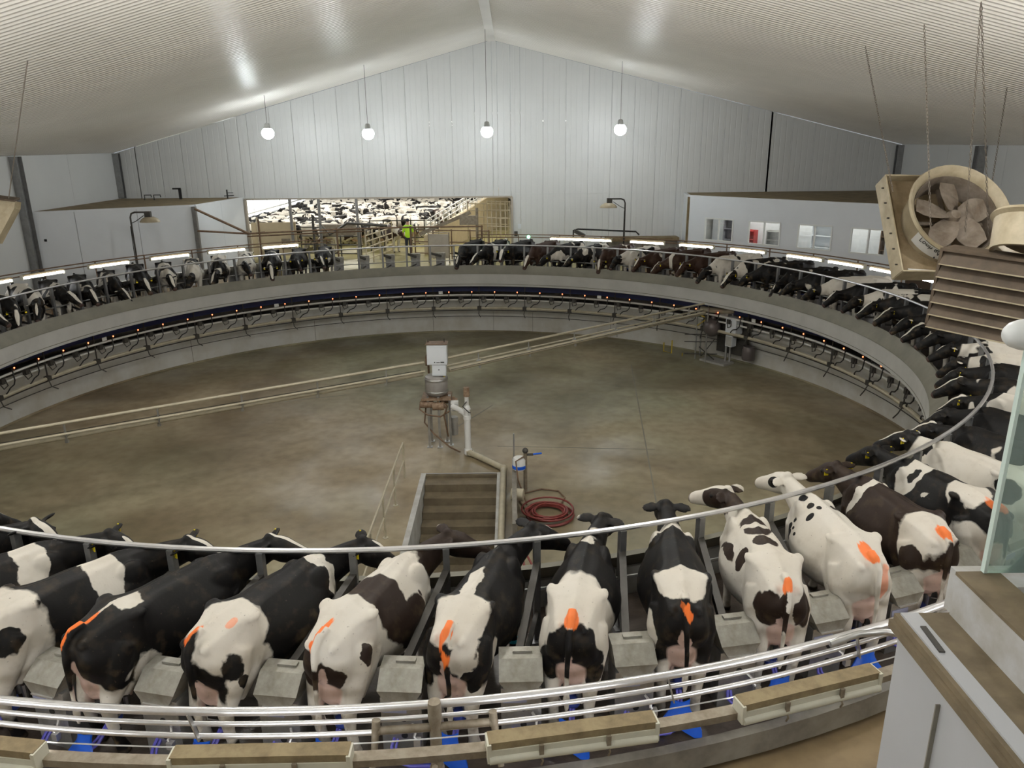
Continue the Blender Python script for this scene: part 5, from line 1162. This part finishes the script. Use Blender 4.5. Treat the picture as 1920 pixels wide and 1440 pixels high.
# ------------------------------------------------------------------ hanging fans
def fans():
    t = thing('hanging_fan', 'round cream ventilation fan hanging on chains from the corrugated ceiling', 'fan', (11.15, -3.4, 3.78))
    tilt = Matrix.Rotation(rad(55), 3, 'X') @ Matrix.Rotation(rad(3), 3, 'Y')
    def T(mb): mb.v = [tuple(tilt @ Vector(v)) for v in mb.v]; return mb
    m = MB(); m.lathe([(.86, -.42), (.98, .16), (1.06, .24), (1.04, .30), (.94, .22), (.90, .14), (.80, -.42)], 40, closed_prof=True); T(m).build('shroud', M['fan'], t, True)
    m = MB(); m.lathe([(.80, -.41), (.885, .13), (.878, .13), (.793, -.41)], 40, closed_prof=True); T(m).build('dirty_lining', M['fanin'], t, True)
    m = MB(); m.lathe([(0, -.1), (.13, -.1), (.15, .0), (.10, .12), (0, .14)], 16); T(m).build('hub', M['fanin'], t, True)
    for k in range(5):
        m = MB(); q = 2 * pi * k / 5 + .3; vs = []
        rw = []
        for i in range(5):
            r = .12 + .66 * i / 4; ww = .10 + .16 * sin(pi * (i + .6) / 5.4); tw = .55 - .09 * i
            for s in (-1, 1): vs.append((r * cos(q) - s * ww * cos(tw) * sin(q), r * sin(q) + s * ww * cos(tw) * cos(q), s * ww * sin(tw) + .02))
        n = len(vs); vs2 = vs + [(x, y, z - .012) for x, y, z in vs]
        fs = [(2 * i, 2 * i + 1, 2 * i + 3, 2 * i + 2) for i in range(4)] + [(n + 2 * i, n + 2 * i + 2, n + 2 * i + 3, n + 2 * i + 1) for i in range(4)]
        fs += [(0, 2, n + 2, n), (2, 4, n + 4, n + 2), (4, 6, n + 6, n + 4), (6, 8, n + 8, n + 6), (1, n + 1, n + 3, 3), (3, n + 3, n + 5, 5), (5, n + 5, n + 7, 7), (7, n + 7, n + 9, 9), (8, 9, n + 9, n + 8), (0, n, n + 1, 1)]
        m.add(vs2, fs); T(m).build('blade', M['fanin'], t)
    m = MB(); m.box((0, 0, -.30), (1.64, .07, .05)); m.box((0, 0, -.30), (.07, 1.64, .05)); m.tube([(0, 0, -.32), (0, 0, -.04)], .12, 12); T(m).build('motor_mount', M['fanin'], t)
    m = MB(); m.lathe([(.893, -.26), (.972, .12), (.978, .12), (.90, -.27)], 14, 206, 256, closed_prof=True); T(m).build('sticker', M['paper'], t, True)
    # square base plate with box sides behind the cowl
    B = 1.12
    m = MB(); m.box((0, 0, -.44), (2 * B, 2 * B, .03)); T(m).build('base_plate', M['dustyfan'], t)
    for c_, d_ in (((-B, 0, -.44), (.03, 2 * B, .42)), ((B, 0, -.44), (.03, 2 * B, .42)), ((0, -B, -.44), (2 * B, .03, .42)), ((0, B, -.44), (2 * B, .03, .42))):
        m = MB(); m.box(c_, d_); T(m).build('flange', M['fan'], t)
    for k in range(6):
        m = MB(); m.tube([(-B - .06, -B + .2 + .36 * k, -.36), (-B + .0, -B + .2 + .36 * k, -.36)], .018, 6); T(m).build('bolt', M['dark'], t)
    m = MB(); m.bar((-.9, -1.0, -.41), (.1, -1.06, -.41), .025, .02); T(m).build('lit_edge_strip', M['pvc'], t)  # white strip stands in for light catching the lower flange edge
    cu = bpy.data.curves.new('lettering', 'FONT'); cu.body = 'Loop 80'; cu.size = .15; cu.extrude = .003; cu.align_x = 'CENTER'
    to = bpy.data.objects.new('raw', cu); C.objects.link(to); dg = bpy.context.evaluated_depsgraph_get(); lm_ = bpy.data.meshes.new_from_object(to.evaluated_get(dg)); bpy.data.objects.remove(to)
    lm_.materials.append(M['ink']); lo = link('lettering', lm_, t)
    q = rad(228); rr = .975
    base = Matrix.Translation((rr * cos(q), rr * sin(q), .02)) @ Matrix.Rotation(q + pi / 2, 4, 'Z') @ Matrix.Rotation(rad(90 - 10), 4, 'X')
    lo.matrix_local = tilt.to_4x4() @ base
    for k in range(2):
        m = MB(); q2 = rad(242); m.ball((rr * cos(q2) * (.99 - .01 * k), rr * sin(q2) * (.99 - .01 * k), -.04 - .14 * k), .02, 8, 6); T(m).build('rivet', M['ink'], t)
    for (a_, b_) in (((10.4, .05, zc(10.4)), (9.75, -3.6, 4.30)), ((10.18, -3.06, zc(10.18)), (10.45, -3.95, 3.52)), ((9.96, -5.33, zc(9.96)), (11.05, -4.1, 3.55)), ((9.96, -5.33, zc(9.96)), (11.9, -3.5, 3.35)), ((14.13, .42, zc(14.13)), (12.15, -2.9, 4.0))):
        o = Vector(t.location); p0, p1 = Vector(a_) - o, Vector(b_) - o; m = MB(); d = (p1 - p0); L_ = d.length; n = int(L_ / .075); u = d / L_
        x = u.cross(Vector((0, 1, .3))).normalized(); y = u.cross(x)
        for k in range(n):
            c = p0 + u * (.075 * (k + .5)); s = x if k % 2 else y; q = .046
            m.tube([c - u * q - s * .0, c - u * q * .5 + s * .016, c + u * q * .5 + s * .016, c + u * q, c + u * q * .5 - s * .016, c - u * q * .5 - s * .016], .006, 4, closed=True)
        m.build('chain', M['chain'], t)
    # louvred fan box nearer the camera
    b = thing('louvred_fan_box', 'brown dusty louvred fan box hanging beside the round fan', 'fan', (8.95, -9.3, 3.22))
    R_ = Matrix.Rotation(rad(-50), 3, 'Z') @ Matrix.Rotation(rad(3), 3, 'Y')
    def T2(mb): mb.v = [tuple(R_ @ Vector(v)) for v in mb.v]; return mb
    W2, H2 = 2.3, 1.1
    m = MB(); m.box((-W2 / 2 + .02, .15, 0), (.04, .5, H2)); T2(m).build('side', M['louvre'], b)
    m = MB(); m.box((W2 / 2 - .02, .15, 0), (.04, .5, H2)); T2(m).build('side', M['louvre'], b)
    m = MB(); m.box((0, .15, H2 / 2), (W2, .5, .04)); T2(m).build('top', M['louvre'], b)
    m = MB(); m.box((0, .15, -H2 / 2), (W2, .5, .04)); T2(m).build('bottom', M['louvre'], b)
    m = MB(); m.box((0, .39, 0), (W2, .02, H2)); T2(m).build('back', M['louvre'], b)
    for k in range(6):
        z = H2 / 2 - .11 - .185 * k; m = MB(); m.box((0, -.08, z), (W2 - .08, .012, .21), Matrix.Rotation(rad(-32), 3, 'X')); lv = T2(m).build('louvre', M['louvre'], b)
        m = MB(); m.box((0, -.155, z - .09), (W2 - .08, .02, .015)); T2(m).build('lip', M['fan'], lv)
    m = MB(); m.lathe([(.62, .0), (.70, .42), (.76, .46), (.74, .50), (.66, .44), (.57, .0)], 36, closed_prof=True); m.v = [tuple(R_ @ (Matrix.Rotation(rad(-24), 3, 'X') @ Vector(v)) + Vector((.25, .2, H2 / 2 - .02))) for v in m.v]; m.build('shroud', M['fan'], b, True)
    m = MB(); m.lathe([(0, .2), (.56, .18)], 30); m.v = [tuple(R_ @ (Matrix.Rotation(rad(-24), 3, 'X') @ Vector(v)) + Vector((.25, .2, H2 / 2 - .02))) for v in m.v]; m.build('dark_throat', M['fanin'], b, True)
    m = MB(); o = Vector(b.location)
    for p0, p1 in (((9.3, -9.3, zc(9.3)), (9.5, -9.3, 3.85)),): m.tube([Vector(p0) - o, Vector(p1) - o], .012, 6)
    m.build('wire', M['chain'], b)
    # left fan deflector just inside the frame
    d = thing('fan_deflector', 'brown fan deflector panel hanging on a wire at the annex end of the hall', 'fan', (-9.75, -1.7, 3.75))
    top = [Vector((-.5, .1, .55)), Vector((.58, 0, .44)), Vector((.53, 0, .28)), Vector((.02, -.1, -.48)), Vector((-.6, -.1, -.52))]
    m = MB(); m.add([*top, *[p + Vector((0, .22, -.04)) for p in top]], [(0, 1, 2, 3, 4), (9, 8, 7, 6, 5)] + [(i, (i + 1) % 5, 5 + (i + 1) % 5, 5 + i) for i in range(5)]); m.build('panel', M['fan'], d)
    m = MB(); m.add([(-.6, -.02, .60), (.60, -.06, .47), (.52, .3, .50), (-.6, .34, .64), (-.6, -.02, .56), (.60, -.06, .43), (.52, .3, .46), (-.6, .34, .6)], [(0, 1, 2, 3), (7, 6, 5, 4), (0, 4, 5, 1), (1, 5, 6, 2), (2, 6, 7, 3), (3, 7, 4, 0)]); m.build('dusty_top', M['louvre'], d)
    m = MB(); o = Vector(d.location); m.tube([Vector((-8.28, -1.73, zc(-8.28))) - o, Vector((.45, 0, .5))], .011, 6); m.build('wire', M['chain'], d)
M['dustyfan'] = mat('dusty_fan_skirt', (.19, .135, .07), .7, col2=(.30, .23, .14), vscale=3)
fans()

# ------------------------------------------------------------------ viewing balcony with glass
def balcony():
    t = thing('viewing_balcony', 'grey painted balcony wall with a dusty ledge below the glass balustrade', 'balcony')
    X0, Y0 = 3.58, -16.84; X2 = 7.0; Y2 = YF + .3
    m = MB(); m.box(((X0 + X2) / 2, (Y0 + Y2) / 2, (3.44 + Z_OP) / 2), (X2 - X0 - .02, Y0 - Y2 - .02, 3.44 - Z_OP)); m.build('wall', M['grey_paint'], t)
    m = MB(); m.box((X0 + .003, Y0 - .35, 1.2), (.02, .006, 4.3)); m.build('seam', M['rim'], t)
    m = MB(); m.box(((X0 + X2) / 2 - .0, (Y0 + Y2) / 2 + .0, 3.475), (X2 - X0 + .02, Y0 - Y2 + .02, .05)); m.build('ledge', M['ledge'], t)
    m = MB(); m.bar((X0 - .012, Y0 + .012, 3.455), (X0 - .012, Y2, 3.455), .03, .035); m.build('ledge_edge_shade', M['ledge'], t); m = MB(); m.bar((X0 + .045, Y0 + .0, 3.503), (X0 + .045, Y2, 3.503), .07, .012); m.build('ledge_trim', M['grey_paint'], t)  # dark outer bar stands in for shading along the ledge edge
    m = MB(); m.bar((X0 + .29, Y0 + .0, 3.59), (X0 + .29, Y2, 3.59), .16, .19); m.build('curb', M['curb'], t)
    m = MB(); m.bar((X0 + .22, Y0 - .02, 3.59), (X2, Y0 - .02, 3.59), .16, .19); m.build('curb', M['curb'], t)
    m = MB(); m.bar((X0 + .29, Y0 + .0, 3.69), (X0 + .29, Y2, 3.69), .17, .014); m.build('curb_dust', M['ledge'], t)
    m = MB(); m.box(((X0 + X2) / 2 + .2, (Y0 + Y2) / 2 - .1, 3.53), (X2 - X0 - .4, Y0 - Y2 - .3, .06)); m.build('balcony_floor', M['whitecap'], t)
    m = MB(); m.bar((X0 + .05, Y0 - .10, 3.505), (X0 + .04, Y0 - .26, 3.505), .022, .02); m.build('handle', M['dark'], t, True)
    g = thing('glass_balustrade', 'clear greenish glass balustrade with a thick white rounded handrail', 'balustrade', (X0 + .31, Y0 - .01, 3.70))
    H = .955
    m = MB(); m.box((1.5, 0, H / 2), (3.0, .02, H)); p = m.build('glass_panel', M['glass'], g)
    m = MB(); m.box((0, 0, H / 2), (.013, .024, H)); m.build('glass_edge', M['glassedge'], g)
    m = MB(); m.tube([(-.095, 0, H + .02), (-.088, 0, H + .02), (-.07, 0, H + .02), (-.04, 0, H + .02), (.0, 0, H + .02), (.2, 0, H + .02), (3.0, 0, H + .02)], [.008, .03, .045, .055, .06, .06, .06], 18); m.build('handrail', M['whitecap'], g, True)
balcony()

# unseen light panels added under the pen ceiling to brighten the pen
for i, (x, y) in enumerate(((-9, 24), (-2, 24), (-9, 33), (-2, 33), (5, 24))):
    t = thing('pen_fill_panel', 'added unseen light panel brightening the holding pen', 'light', (x, y, 6.4), 0, 'added light panels brightening the holding pen')
    m = MB(); m.box((0, 0, .05), (2.6, 1.2, .1)); m.build('frame', M['wbox'], t)
    m = MB(); m.box((0, 0, -.01), (2.5, 1.1, .02)); m.build('diffuser', M['tubesoft'], t)
    o = area('pen_fill_light', (0, 0, -.06), (0, 0, 0), 2.4, 1.0, 230, (1, .98, .92)); o.parent = t
